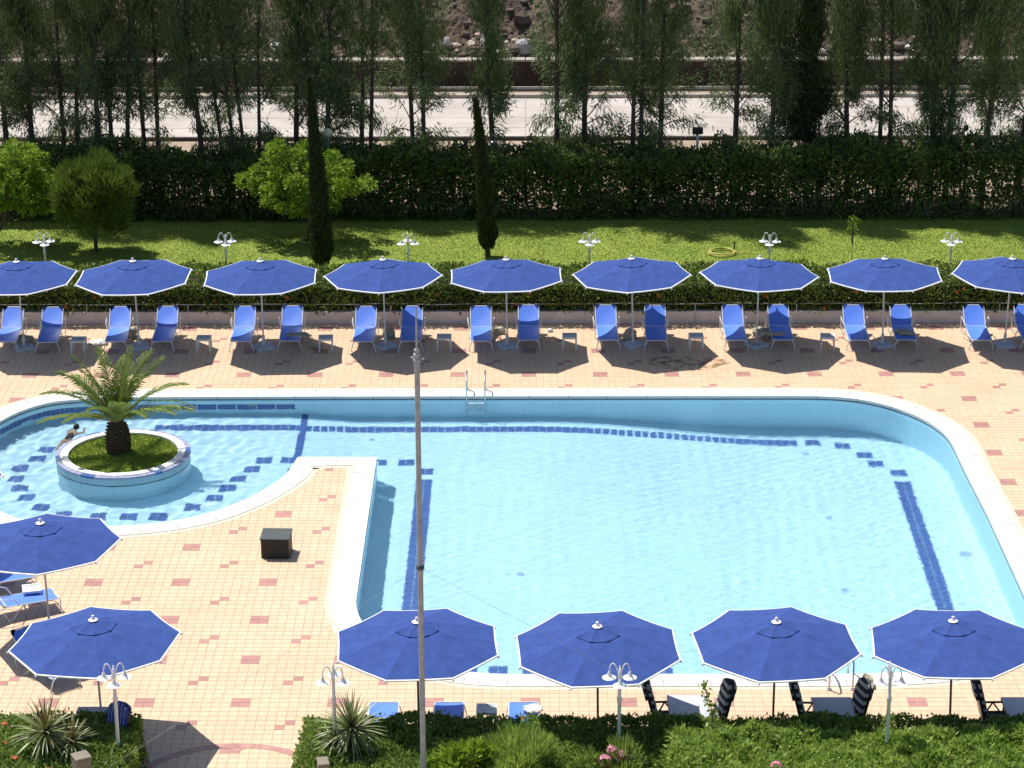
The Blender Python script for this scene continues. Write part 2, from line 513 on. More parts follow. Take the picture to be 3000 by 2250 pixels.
front2 = [(2431, 1977.5), (1520, 1978)]
leftc = [(1520, 1978), (1426, 1975.6), (1340, 1966), (1250, 1946), (1160, 1910), (1090, 1862), (1056, 1815), (1043.7, 1776), (1046.6, 1740), (1057, 1668)]
left2 = [(1057, 1668), (1070, 1575), (1104, 1342)]
head = [(1104, 1342), (872.6, 1341)]
line = []
for seg, sm in ((back, 5), (top_, 1), (right, 5), (right2, 1), (front, 5), (front2, 1), (leftc, 5), (left2, 1), (head, 1)):
    q = cr(w2(seg), sm) if sm > 1 else [np.array(a) for a in w2(seg)]
    line += q[:-1]
OUT = np.array(line)
# densify long straight stretches
dd = []
for i in range(len(OUT)):
    a, b = OUT[i], OUT[(i + 1) % len(OUT)]
    n = max(1, int(np.linalg.norm(b - a) / 0.5))
    for k in range(n): dd.append(a + (b - a) * k / n)
OUT = np.array(dd)
_sh = [P(1104, 1342)[:2], P(872.6, 1341)[:2]]
OUT = np.array([q for q in OUT if all(np.linalg.norm(q - c) < 0.02 or np.linalg.norm(q - c) > 0.62 for c in _sh)])
area = 0.5 * np.sum(OUT[:, 0] * np.roll(OUT[:, 1], -1) - np.roll(OUT[:, 0], -1) * OUT[:, 1])
if area < 0: OUT = OUT[::-1].copy()
NO = len(OUT)
tn = np.roll(OUT, -1, 0) - np.roll(OUT, 1, 0)
tn /= np.linalg.norm(tn, axis=1)[:, None]
NRM = np.stack([tn[:, 1], -tn[:, 0]], 1)          # outward, away from the water
for i in range(NO):                                   # mitre at the two sharp corners
    a = OUT[i] - OUT[i - 1]; b = OUT[(i + 1) % NO] - OUT[i]
    a /= np.linalg.norm(a); b /= np.linalg.norm(b)
    c = max(0.35, math.sqrt(max(0.0, (1 + a @ b) / 2)))
    NRM[i] /= c


SHARP = set()
for i in range(NO):
    a = OUT[i] - OUT[i - 1]; b = OUT[(i + 1) % NO] - OUT[i]
    if (a @ b) / (np.linalg.norm(a) * np.linalg.norm(b)) < 0.75: SHARP.add(i)


def offs(d): return OUT + NRM * d


def inside(poly, X, Y):
    r = np.zeros(X.shape, bool)
    n = len(poly)
    for i in range(n):
        x1, y1 = poly[i]; x2, y2 = poly[(i + 1) % n]
        if y1 == y2: continue
        c = ((y1 > Y) != (y2 > Y)) & (X < (x2 - x1) * (Y - y1) / (y2 - y1) + x1)
        r ^= c
    return r


def dist_poly(poly, X, Y):
    d = np.full(X.shape, 1e9)
    n = len(poly)
    for i in range(n):
        a = poly[i]; b = poly[(i + 1) % n]; ab = b - a; L = ab @ ab
        if L < 1e-9: continue
        t = np.clip(((X - a[0]) * ab[0] + (Y - a[1]) * ab[1]) / L, 0, 1)
        d = np.minimum(d, np.hypot(X - a[0] - t * ab[0], Y - a[1] - t * ab[1]))
    return d


def sheet_with_hole(name, outer, hole, z, m, kind='structure'):
    bm = bmesh.new()
    es = []
    for loop in (outer, hole):
        vs = [bm.verts.new((float(x), float(y), z)) for x, y in loop]
        for i in range(len(vs)): es.append(bm.edges.new((vs[i], vs[(i + 1) % len(vs)])))
    bmesh.ops.triangle_fill(bm, use_beauty=True, use_dissolve=False, edges=es, normal=(0, 0, 1))
    for f in bm.faces:
        if f.normal.z < 0: f.normal_flip()
    me = bpy.data.meshes.new(name); bm.to_mesh(me); bm.free()
    me.materials.append(m)
    o = link(name, me)
    tag(o, kind=kind)
    return o


YW = 72.0                                             # front face of the low wall at the back of the deck
deck = sheet_with_hole('pool_deck', [(-40, 30), (40, 30), (40, YW), (-40, YW)], offs(0.12), 0.0, M['grout'])
ground = sheet_with_hole('ground', [(-900, -150), (900, -150), (900, 2500), (-900, 2500)], [(-39, 31), (39, 31), (39, YW - 0.3), (-39, YW - 0.3)], -0.03, M['earth'])

# ------------------------------------------------------------------ deck tiles
T = 0.2
i0, i1 = int((-17.5 - OX) / T), int((17.5 - OX) / T)
j0, j1 = int((39.5 - OY) / T), int((YW - OY) / T) - 1
I, J = np.meshgrid(np.arange(i0, i1), np.arange(j0, j1 + 1), indexing='ij')
I = I.ravel(); J = J.ravel()
CX = OX + (I + 0.5) * T; CY = OY + (J + 0.5) * T
keep = ~inside(OUT, CX, CY) & (dist_poly(OUT, CX, CY) > 0.60)
I, J, CX, CY = I[keep], J[keep], CX[keep], CY[keep]
a, b = I % 10, J % 10
red = (((a == 9) | (a == 0)) & ((b == 9) | (b == 0))) | ((a == 5) & (b == 5)) | ((a == 4) & (b == 4))
uv = project(np.stack([CX, CY, np.zeros(len(CX))], 1))
u_, v_ = uv[:, 0], uv[:, 1]
seen = ((u_ > 445) & (u_ < 890) & (v_ > 1975) & (v_ < 2245))
idx = np.where(seen)[0]
idx = idx[np.argsort(CY[idx])][:298]
single = np.zeros(len(CX), bool); single[idx] = True
h = T / 2 - 0.0042
TH = 0.006


def tile_mesh(name, m):
    mb = MB()
    mb.add([(-h, -h, 0), (h, -h, 0), (h, h, 0), (-h, h, 0), (-h + .002, -h + .002, TH), (h - .002, -h + .002, TH), (h - .002, h - .002, TH), (-h + .002, h - .002, TH)],
           [(4, 5, 6, 7), (0, 1, 5, 4), (1, 2, 6, 5), (2, 3, 7, 6), (3, 0, 4, 7)])
    me = bpy.data.meshes.new(name); me.from_pydata(mb.v, [], mb.f); me.materials.append(m)
    return me


tmesh = {False: tile_mesh('tile', M['tile']), True: tile_mesh('red_tile', M['tile_red'])}
for k in idx:
    link('tile', tmesh[bool(red[k])], deck, (CX[k], CY[k], rng.uniform(0.0002, 0.0015)))
rest = ~single
n = rest.sum()
base = np.array([(-h, -h, 0), (h, -h, 0), (h, h, 0), (-h, h, 0), (-h + .002, -h + .002, TH), (h - .002, -h + .002, TH), (h - .002, h - .002, TH), (-h + .002, h - .002, TH)])
fc = np.array([(4, 5, 6, 7), (0, 1, 5, 4), (1, 2, 6, 5), (2, 3, 7, 6), (3, 0, 4, 7)])
V = base[None] + np.stack([CX[rest], CY[rest], rng.uniform(0.0002, 0.0015, n)], 1)[:, None, :]
F = fc[None] + (np.arange(n) * 8)[:, None, None]
o = npmesh('tiling', V.reshape(-1, 3), F.reshape(-1, 4), [M['tile'], M['tile_red']], deck, mi=np.repeat(red[rest].astype(int), 5))
tag(o, kind='stuff')

# red ring laid in the deck
c0 = P(700, 2177)
mb = MB()
RC = (c0[0], c0[1] - 2.15)
N = 72
for k in range(N):
    a0, a1 = 2 * math.pi * k / N + .004, 2 * math.pi * (k + 1) / N - .004
    q = [(RC[0] + r * math.cos(t), RC[1] + r * math.sin(t)) for r, t in ((2.13, a0), (2.13, a1), (1.94, a1), (1.94, a0))]
    me = MB().add([(x, y, 0.0) for x, y in q] + [(x, y, 0.0115) for x, y in q], [(4, 5, 6, 7)[::-1], (0, 1, 5, 4), (1, 2, 6, 5), (2, 3, 7, 6), (3, 0, 4, 7)])
    oo = me.build('ring_tile', M['tile_red'], deck)
oo = MB().add([(RC[0] - .18, RC[1] + 1.93, 0.0115), (RC[0] + .18, RC[1] + 1.93, 0.0115), (RC[0], RC[1] + 1.74, 0.0115)], [(0, 2, 1)]).build('ring_tile', M['tile_red'], deck)

# ------------------------------------------------------------------ pool edge
edge = MB()


def band(d0, d1, z0, z1, i, j, gap=0.0):
    """a stone of the edge from outline node i to j"""
    ks = [q % NO for q in range(i, j + 1)]
    A, B = offs(d0)[ks], offs(d1)[ks]
    if gap:
        for Q in (A, B):
            t = Q[1] - Q[0]; Q[0] += t / np.linalg.norm(t) * gap
            t = Q[-1] - Q[-2]; Q[-1] -= t / np.linalg.norm(t) * gap
    vs, fs = [], []
    n = len(ks)
    for (p, q) in zip(A, B):
        vs += [(p[0], p[1], z0), (p[0], p[1], z1), (q[0], q[1], z1), (q[0], q[1], z0)]
    for k in range(n - 1):
        s, t = 4 * k, 4 * k + 4
        fs += [(s, t, t + 1, s + 1), (s + 1, t + 1, t + 2, s + 2), (s + 2, t + 2, t + 3, s + 3)]
    fs += [(0, 1, 2, 3), (4 * n - 1, 4 * n - 2, 4 * n - 3, 4 * n - 4)]
    return vs, fs


vs, fs = band(0.56, 0.71, 0.0, 0.010, 0, NO)
edge.add(vs, fs)
edge_o = tag(edge.build('pool_edge', M['cement']), kind='structure')
cum = np.concatenate([[0], np.cumsum(np.linalg.norm(np.roll(OUT, -1, 0) - OUT, axis=1))])
for d0, d1, z0, z1, L, nm, mm in ((0.0, 0.31, -0.045, 0.028, 1.0, 'coping_stone', M['coping']), (0.314, 0.56, 0.0, 0.022, 0.8, 'marble_slab', M['slab'])):
    s = 0
    while s < NO:
        e = s + 1
        while e < NO and cum[e] - cum[s] < L and (e % NO) not in SHARP: e += 1
        vs, fs = band(d0, d1, z0, z1 + rng.uniform(-.0015, .0015), s, e, 0.006)
        MB().add(vs, fs).build(nm, mm, edge_o)
        s = e

# ------------------------------------------------------------------ pool basin
wall_pts = OUT
mb = MB()
vs = [(x, y, -0.044) for x, y in OUT] + [(x, y, -2.6) for x, y in OUT]
mb.add(vs, [(i, i + NO, (i + 1) % NO + NO, (i + 1) % NO) for i in range(NO)])
basin = tag(mb.build('pool_basin', M['pool_wall'], smooth=True), kind='structure')
receive(basin)
xs = np.arange(OUT[:, 0].min() - .3, OUT[:, 0].max() + .3, 0.1)
ys = np.array([OUT[:, 1].min() - .3, OUT[:, 1].max() + .3])
X, Y = np.meshgrid(xs, ys)
Z = -np.vectorize(depth)(X)
nx = len(xs)
V = np.stack([X, Y, Z], -1).reshape(-1, 3)
F = [(i, i + 1, nx + i + 1, nx + i) for i in range(nx - 1)]
fl = tag(npmesh('pool_floor', V, F, M['pool']), kind='structure')
receive(fl)

wl = MB()
q1 = offs(-.004)
wl.add([(x, y, -.046) for x, y in q1] + [(x, y, -.085) for x, y in q1], [(i, i + NO, (i + 1) % NO + NO, (i + 1) % NO) for i in range(NO)])
wl.build('waterline_joint', M['wline'], basin)
# blue tiles of the pool floor: bands and stepping blocks
bt = 0.212
btm = {}


def blue_tile(x, y, ang=0.0, pale=False, w=bt):
    key = (pale, round(w, 3))
    if key not in btm:
        hh = w / 2 - 0.006
        me = MB().add([(-hh, -hh, 0), (hh, -hh, 0), (hh, hh, 0), (-hh, hh, 0), (-hh, -hh, .01), (hh, -hh, .01), (hh, hh, .01), (-hh, hh, .01)],
                      [(4, 5, 6, 7), (0, 1, 5, 4), (1, 2, 6, 5), (2, 3, 7, 6), (3, 0, 4, 7)])
        m_ = bpy.data.meshes.new('blue_tile'); m_.from_pydata(me.v, [], me.f); m_.materials.append(M['pool_pale'] if pale else M['pool_blue'])
        btm[key] = m_
    if not inside(OUT, np.array([x]), np.array([y]))[0]: return
    sl = (depth(x + .05) - depth(x - .05)) / 0.1
    o = link('blue_tile', btm[key], fl, (x, y, -depth(x) + .001), ang)
    if sl > 0 and ang == 0.0: o.rotation_euler = (0, math.atan(sl), 0)
    return receive(o)


def block(u, v):
    c = PU(u, v)
    for dx in (-.5, .5):
        for dy in (-.5, .5):
            blue_tile(c[0] + dx * bt, c[1] + dy * bt)


def blue_band(pts, rows=2, step=0.0, flat=True):
    w = [PU(u, v)[:2] for u, v in pts]
    acc = []
    for k in range(len(w) - 1):
        a, b = np.array(w[k]), np.array(w[k + 1]); L = np.linalg.norm(b - a)
        acc.append((a, b, L))
    tot = sum(q[2] for q in acc); s = bt / 2
    while s < tot:
        r = s
        for a, b, L in acc:
            if r <= L: break
            r -= L
        d = (b - a) / L; p = a + d * r; nrm = np.array([-d[1], d[0]])
        ang = math.atan2(d[1], d[0])
        for q in range(rows):
            t = p + nrm * (q - (rows - 1) / 2) * bt
            blue_tile(t[0], t[1], ang if abs(math.sin(2 * ang)) > 0.02 else 0.0)
        s += bt


blue_band([(455, 1253), (905, 1256), (1030, 1258.5), (1500, 1257.5), (1663, 1259), (1825, 1268), (2000, 1281), (2150, 1292), (2330, 1298)])
blue_band([(2643, 1410), (2764, 1765), (2800, 1880)])
blue_band([(1243, 1405), (1226, 1575), (1204, 1778), (1196, 1870)])
blue_band([(893, 1214), (884, 1275), (868, 1352)], rows=1)
for u, v in ((2381, 1297.7), (2468.7, 1306.8), (2532, 1333), (2566, 1358.7), (2633, 1385.5), (1247, 1381.5), (1190, 1355), (1110, 1355), (1372, 1957), (1459, 1964.6), (1558, 1964.6),
             (1655, 1964), (1760, 1964), (1945, 1968)):
    block(u, v)
for x, y in ((335, 410), (270, 475), (148, 545), (112, 620), (145, 690), (185, 757), (297, 825), (450, 880), (710, 890), (922, 895), (1140, 895), (1385, 825), (1545, 760), (1640, 688), (1715, 622), (1815, 553), (1900, 488), (2080, 488)):
    block(x / 2.4578, 1150 + y / 2.4578)
# band at the foot of the curved wall of the round pool
ins = offs(-0.16)
sel = [i for i in range(NO) if -8.0 < OUT[i][0] < -5.3 and 56.8 < OUT[i][1] < 61.5]
s_ = 0.0
for i in sel:
    j = (i + 1) % NO
    s_ += np.linalg.norm(ins[j] - ins[i])
    if s_ > bt * .9:
        s_ = 0
        d = ins[j] - ins[i]
        for k in (0, 1):
            q = offs(-0.16 - k * bt)[i]
            blue_tile(q[0], q[1], math.atan2(d[1], d[0]) + 1e-4)
# blue tile course on the wall behind the round pool
wb = MB()
ii = [i for i in range(NO) if OUT[i][1] > 61.9 and OUT[i][0] < P(905, 1163)[0]]
zt, zb = -0.40, -0.80
runs, cur = [], [ii[0]]
for q in ii[1:]:
    if q == cur[-1] + 1: cur.append(q)
    else: runs.append(cur); cur = [q]
runs.append(cur)
for cur in runs:
    for q in cur:
        j = (q + 1) % NO
        a0, a1 = offs(-0.006)[q], offs(-0.006)[j]
        g = (a1 - a0) * 0.03
        wb.add([(*(a0 + g), zb), (*(a1 - g), zb), (*(a1 - g), zt), (*(a0 + g), zt)], [(0, 1, 2, 3)])
receive(tag(wb.build('tile_course', M['pool_blue'], basin), kind='stuff'))
# drains and a skimmer plate
for nm, u, v, sx, sy in (('floor_drain', 2830, 1623, .30, .22), ('floor_drain', 1090, 1288, .14, .16), ('floor_drain', 2360, 1330, .14, .16), ('floor_drain', 2428, 1518, .16, .16), ('floor_drain', 2475, 1730, .16, .16), ('floor_drain', 1525, 1682, .16, .16)):
    p = PU(u, v)
    o = MB().box((0, 0, .006), (sx, sy, .012), bev=.003).build(nm, M['pool_joint'], fl, loc=(p[0], p[1], p[2] - .012)); receive(o)
p = P(738, 1164)
receive(MB().box((0, 0, 0), (.34, .03, .12), bev=.004).build('skimmer', M['stone_grey'], basin, loc=(p[0], p[1] - .02, -0.48)))

# ------------------------------------------------------------------ water
st = 0.05
xs = np.arange(OUT[:, 0].min() - .1, OUT[:, 0].max() + .15, st); ys = np.arange(OUT[:, 1].min() - .1, OUT[:, 1].max() + .15, st)
X, Y = np.meshgrid(xs, ys)
Z = np.zeros_like(X)
wr = np.random.default_rng(5)
for k in range(60):
    th = wr.uniform(0, 6.28); l = math.exp(wr.uniform(math.log(.17), math.log(.75)))
    A = 0.00024 * l ** 0.6
    Z += A * np.sin(2 * math.pi / l * (X * math.cos(th) + Y * math.sin(th)) + 0.8 * np.sin(.7 * X + .5 * Y * math.cos(th) + k) + wr.uniform(0, 6.28))
kid = 1 / (1 + np.exp((X + 7.0) / 0.8))
for k in range(26):                                    # the round pool is livelier: someone is swimming
    th = wr.uniform(0, 6.28); l = math.exp(wr.uniform(math.log(.3), math.log(1.1)))
    Z += kid * 0.0019 * l ** 1.1 * np.sin(2 * math.pi / l * (X * math.cos(th) + Y * math.sin(th)) + 1.2 * np.sin(1.1 * X - .9 * Y + k) + wr.uniform(0, 6.28))
ny, nx = X.shape
D_ = dist_poly(OUT[::2], X[::3, ::3], Y[::3, ::3])
DF = None
IN = inside(OUT, X, Y)
Dn = np.repeat(np.repeat(D_, 3, 0), 3, 1)[:ny, :nx]
keepv = IN | (Dn < 0.09)
Z = WATER + Z
idg = np.arange(nx * ny).reshape(ny, nx)
qm = keepv[:-1, :-1] & keepv[1:, :-1] & keepv[:-1, 1:] & keepv[1:, 1:]
F = np.stack([idg[:-1, :-1][qm], idg[:-1, 1:][qm], idg[1:, 1:][qm], idg[1:, :-1][qm]], 1)
used = np.unique(F)
remap = np.zeros(nx * ny, np.int64); remap[used] = np.arange(len(used))
V = np.stack([X, Y, Z], -1).reshape(-1, 3)[used]
wat = tag(npmesh('pool_water', V, remap[F], M['water'], smooth=True), kind='structure')
wat.cycles.is_caustics_caster = True
#PART2
# ================================================================== UMBRELLAS
def make_umbrella(pole_mat):
    root = empty('beach_umbrella')
    R, ZE, ZT = 1.70, 2.14, 2.56
    bev = .05
    MB().box((0, 0, 0.035), (0.56, 0.56, 0.07), bev=0.03).build('base_slab', M['base'], root)
    MB().lathe([(0.045, 0.07), (0.045, 0.34), (0.03, 0.36)], 12).build('base_socket', pole_mat, root, smooth=True)
    MB().tube([(0, 0, .3), (0, 0, 2.6)], 0.024, 10).build('pole', pole_mat, root, smooth=True)

    def can(r0, r1, z0, z1, sag, n=7, drop=0.0):
        """eight gores; each sags between its ribs"""
        vs, fs = [], []
        for g in range(8):
            a0, a1 = g * math.pi / 4, (g + 1) * math.pi / 4
            b = len(vs)
            for i in range(n + 1):
                t = i / n
                r = r0 + (r1 - r0) * t
                z = z0 + (z1 - z0) * (t ** 1.12)
                for j in range(n + 1):
                    s = j / n
                    x = r * (math.cos(a0) * (1 - s) + math.cos(a1) * s)
                    y = r * (math.sin(a0) * (1 - s) + math.sin(a1) * s)
                    k = 4 * s * (1 - s)
                    pull = 1 - 0.008 * k * t
                    vs.append((x * pull, y * pull, z - sag * k * t * (1.15 - .5 * t)))
            for i in range(n):
                for j in range(n):
                    q = b + i * (n + 1) + j
                    fs.append((q, q + n + 1, q + n + 2, q + 1))
        return vs, fs
    for g in range(8):
        vs, fs = can(0.10, R, ZT, ZE, 0.028)
        m = 64
        MB().add(vs[g * m:(g + 1) * m], [tuple(i - g * m for i in f) for f in fs[g * 49:(g + 1) * 49]]).build('canopy_panel', M['canopy'], root, smooth='all')
    vs, fs = can(0.03, 0.46, ZT + 0.055, ZT - 0.055, 0.028)
    MB().add(vs, fs).build('vent_cap', M['canopy'], root)
    # white hem: a narrow band round the rim
    for g in range(8):
        a0, a1 = g * math.pi / 4, (g + 1) * math.pi / 4
        top, bot, inn = [], [], []
        for j in range(8):
            s = j / 7
            k = 4 * s * (1 - s); pull = 1 - .008 * k
            x = R * (math.cos(a0) * (1 - s) + math.cos(a1) * s) * pull; y = R * (math.sin(a0) * (1 - s) + math.sin(a1) * s) * pull
            z = ZE - 0.0182 * k
            top.append((x * .987, y * .987, z + .010)); bot.append((x * 1.004, y * 1.004, z - 0.022)); inn.append((x * 1.006, y * 1.006, z + .004))
        vs = top + inn + bot
        fs = [(j, j + 1, 8 + j + 1, 8 + j) for j in range(7)] + [(8 + j, 8 + j + 1, 16 + j + 1, 16 + j) for j in range(7)]
        MB().add(vs, [f[::-1] for f in fs]).build('hem', M['trim'], root)
    for g in range(8):
        a = g * math.pi / 4
        c, s = math.cos(a), math.sin(a)
        rb = MB().tube([(0.05 * c, 0.05 * s, ZT - .05), (R * c, R * s, ZE - .022)], 0.011, 5).build('rib', pole_mat, root)
        MB().tube([(0.05 * c, 0.05 * s, 1.88), (.85 * c, .85 * s, ZE + .185)], 0.008, 5).build('stretcher', pole_mat, rb)
        MB().box((1.0 * (R + .012) * c, (R + .012) * s, ZE - .03), (.045, .03, .035), rz=a, bev=.006).build('rib_tip', M['white'], rb)
    MB().lathe([(.05, 1.84), (.05, 1.92), (.03, 1.94)], 10).build('runner', M['white'], root, smooth=True)
    MB().lathe([(0.095, ZT + .05), (0.10, ZT + .062), (0.06, ZT + .085), (.028, ZT + .095), (.026, ZT + .12), (.034, ZT + .135), (.026, ZT + .155), (0.0, ZT + .16)], 16).build('finial', M['white'], root, smooth=True)
    return root


uA = make_umbrella(M['pole'])
uB = make_umbrella(M['bronze_pole'])
ulist = [(53, 761, 18.9), (394, 758, 21.3), (763, 759, 25), (1124, 756, 44), (1485, 756, 23.6), (1858, 752, 38.6), (2223, 753, 39), (2598, 753, 20), (2959.5, 752, 0.2)]
FAR = ['leftmost umbrella of the far row, cut by the photo edge', 'blue umbrella second from left in the far row, behind the palm', 'blue umbrella third from left in the far row', 'blue umbrella fourth from left in the far row, left of the tall pole',
       'blue umbrella in the middle of the far row, behind the pool ladder', 'blue umbrella fourth from right in the far row', 'blue umbrella third from right in the far row, in front of the yellow hose', 'blue umbrella second from right in the far row', 'rightmost umbrella of the far row, cut by the photo edge']
UPOS = []
for k, (u, v, a) in enumerate(ulist):
    p = P(u, v, 2.68)
    UPOS.append(p)
    o = uA if k == 0 else copy_tree(uA)
    o.location = (p[0], p[1], 0.006); o.rotation_euler = (math.radians(rnd.uniform(-1.3, 1.3)), math.radians(rnd.uniform(-1.6, 1.6)), math.radians(a))
    tag(o, FAR[k], 'umbrella', 'blue umbrellas in a row behind the pool')
nlist = [(1222, 1813, 26.3), (1755, 1822, 26.1), (2275, 1811, 28.9), (2803, 1813, 17.5)]
NEAR = ['blue umbrella at the near pool edge behind the tall pole', 'near blue umbrella behind a white lamp post over the striped recliners', 'near blue umbrella left of the near pool ladder', 'rightmost near blue umbrella at the pool corner']
for k, (u, v, a) in enumerate(nlist):
    p = P(u, v, 2.68)
    o = uB if k == 0 else copy_tree(uB)
    o.location = (p[0], p[1], 0.006); o.rotation_euler = (math.radians(rnd.uniform(-1.3, 1.3)), math.radians(rnd.uniform(-1.6, 1.6)), math.radians(a))
    tag(o, NEAR[k], 'umbrella', 'blue umbrellas along the near pool edge')
llist = [(124, 1526, 6.6, 'blue umbrella beside the round pool over a white side table'), (280, 1809, 12.2, 'large near blue umbrella with a white lamp post before its rim')]
for u, v, a, lb in llist:
    p = P(u, v, 2.68)
    o = copy_tree(uA)
    o.location = (p[0], p[1], 0.006); o.rotation_euler.z = math.radians(a)
    tag(o, lb, 'umbrella', 'blue umbrellas on the left terrace')
p = P(14, 1398, 2.14)
o = copy_tree(uA); o.location = (p[0] - 1.7, p[1], .006); o.rotation_euler.z = 0
tag(o, 'blue umbrella at the left photo edge, only its white-hemmed corner showing', 'umbrella', 'blue umbrellas on the left terrace')


# ================================================================== LOUNGERS (foot at the origin, head towards +y)
def rounded(x0, x1, y0, y1, z0, z1, r, n=5, only_far=False):
    pts = []
    for cx, cy, a0 in ((x1 - r, y0 + r, -90), (x1 - r, y1 - r, 0), (x0 + r, y1 - r, 90), (x0 + r, y0 + r, 180)):
        for i in range(n + 1):
            a = math.radians(a0 + 90 * i / n)
            x, y = cx + r * math.cos(a), cy + r * math.sin(a)
            pts.append((x, y, z0 + (z1 - z0) * (y - y0) / (y1 - y0)))
    return pts


def sling(x0, x1, y0, y1, z0, z1, sag, n=8):
    vs, fs = [], []
    for i in range(n + 1):
        for j in range(n + 1):
            s, t = j / n, i / n
            cut = 0.0
            vs.append((x0 + (x1 - x0) * s, y0 + (y1 - y0) * t, z0 + (z1 - z0) * t - sag * 4 * s * (1 - s) * math.sin(math.pi * min(1, max(0, t)) * .9 + .15)))
    for i in range(n):
        for j in range(n):
            q = i * (n + 1) + j
            fs.append((q, q + 1, q + n + 2, q + n + 1))
    return vs, fs


def make_lounger(back_deg=41, bl=0.70):
    root = empty('sun_lounger')
    w = 0.30
    hy, hz = 1.22, 0.34
    by = hy + bl * math.cos(math.radians(back_deg)); bz = hz + bl * math.sin(math.radians(back_deg))
    MB().tube(rounded(-w, w, 0.0, hy + .05, .31, hz, .06), 0.0125, 6, closed=True).build('seat_frame', M['white'], root, smooth=True)
    MB().tube(rounded(-w, w, hy - .02, by, hz, bz, .08), 0.0125, 6, closed=True).build('back_frame', M['white'], root, smooth=True)
    vs, fs = sling(-w + .012, w - .012, 0.035, hy, .318, hz + .004, .035)
    MB().add(vs, fs).build('seat_sling', M['sling'], root, smooth=True)
    vs, fs = sling(-w + .004, w - .004, hy + .005, by - .02, hz + .006, bz - .006, .03)
    bs = MB().add(vs, fs).build('back_sling', M['sling'], root, smooth=True)
    for s in (-1, 1):
        e = s * w
        k = (bz - hz) / (by - hy)
        MB().add([(e - s * .002, by - .003, bz + .014), (e - s * .135, by - .003, bz + .014), (e - s * .002, by - .14, bz + .014 - .137 * k)], [(0, 1, 2), (0, 2, 1)]).build('corner_pocket', M['canopy'], bs)
        # foot leg: leaves the end rail, bends outwards and down
        MB().tube([(s * .16, .0, .31), (s * .22, -.015, .315), (s * .285, -.02, .27), (s * .33, -.01, .12), (s * .35, .01, 0.012), (s * .33, .05, .012)], .014, 6).build('leg', M['white'], root, smooth=True)
        MB().tube([(e * .98, .78, .33), (e * 1.06, .95, .2), (e * 1.14, 1.1, .012), (e * 1.1, 1.2, .012)], .014, 6).build('leg', M['white'], root, smooth=True)
        MB().tube([(e, .92, .34), (e * 1.22, 1.02, .5), (e * 1.27, 1.2, .56), (e * 1.27, 1.42, .55), (e * 1.24, 1.52, .42), (e * 1.12, 1.56, .05), (e * 1.1, 1.5, .012)], .013, 6).build('armrest', M['white'], root, smooth=True)
    MB().tube([(-w * 1.12, 1.56, .05), (w * 1.12, 1.56, .05)], .012, 6).build('cross_bar', M['white'], root)
    return root


lounger0 = make_lounger()
lounger_flat = make_lounger(34, .72)
L = [(-14.95, 69.53, 2, 'sunlit blue lounger at the left photo edge under the leftmost far umbrella'),
     (-13.75, 69.49, 3.4, 'shaded blue lounger behind the palm, right of the leftmost far umbrella pole'),
     (-11.79, 69.53, 2.8, 'sunlit blue lounger left of the second far umbrella pole, a bag at its side'),
     (-10.46, 69.55, 0.8, 'shaded blue lounger right of the second far umbrella pole'),
     (-8.19, 69.54, 0.8, 'sunlit blue lounger left of the third far umbrella pole'),
     (-6.79, 69.58, 1.5, 'shaded blue lounger with a pale cloth draped over its right side, third umbrella'),
     (-4.67, 69.51, 0.0, 'half sunlit blue lounger left of the fourth far umbrella pole'),
     (-3.32, 69.54, 0.1, 'shaded blue lounger directly behind the tall grey pole'),
     (-1.29, 69.53, 0.9, 'sunlit blue lounger left of the middle far umbrella pole'),
     (0.07, 69.61, -.3, 'shaded blue lounger right of the middle far umbrella pole'),
     (2.37, 69.6, 1.2, 'sunlit blue lounger left of the fourth umbrella pole from the right'),
     (3.75, 69.56, -1, 'shaded blue lounger right of the pole with a round beige bag'),
     (6.05, 69.58, .3, 'sunlit blue lounger left of the third far umbrella pole from the right'),
     (7.39, 69.59, .3, 'shaded blue lounger with a long tan towel across its left side'),
     (9.56, 69.56, -.5, 'sunlit blue lounger left of the second far umbrella pole from the right'),
     (10.92, 69.57, -1.2, 'blue lounger with a crumpled grey towel lying on its seat'),
     (13.07, 69.54, -.6, 'sunlit blue lounger left of the rightmost far umbrella pole'),
     (14.55, 69.56, -.8, 'shaded blue lounger cut by the right photo edge')]
for k, (x, y, a, lb) in enumerate(L):
    o = lounger0 if k == 0 else copy_tree(lounger0)
    o.location = (x, y, 0.006); o.rotation_euler.z = math.radians(a)
    tag(o, lb, 'sun lounger', 'blue sun loungers in pairs behind the pool')


def aim_lounger(foot, head, lb, src=None, group='blue sun loungers on the left terrace'):
    o = copy_tree(src or lounger_flat)
    f, h_ = np.array(foot[:2]), np.array(head[:2])
    d = h_ - f
    o.location = (f[0], f[1], .006); o.rotation_euler.z = math.atan2(-d[0], d[1])
    return tag(o, lb, 'sun lounger', group)


# left terrace
f0 = P(163, 1739, .31)
o = aim_lounger(f0, f0 + np.array([-1.25, -0.62, 0]), 'sunlit blue lounger standing between two left umbrellas beside a white table')
o = aim_lounger(P(92, 1676, .31), P(92, 1676, .31) + np.array([-1.25, -0.62, 0]), 'dark shaded blue lounger partly under the umbrella beside the round pool')
lounger_flat.location = tuple(P(190, 1980, .31)[:2]) + (.006,)
d = P(60, 1885, .31) - P(190, 1980, .31)
lounger_flat.rotation_euler.z = math.atan2(-d[0], d[1])
tag(lounger_flat, 'lounger hidden under the large near umbrella, only its white leg frame showing', 'sun lounger', 'blue sun loungers on the left terrace')
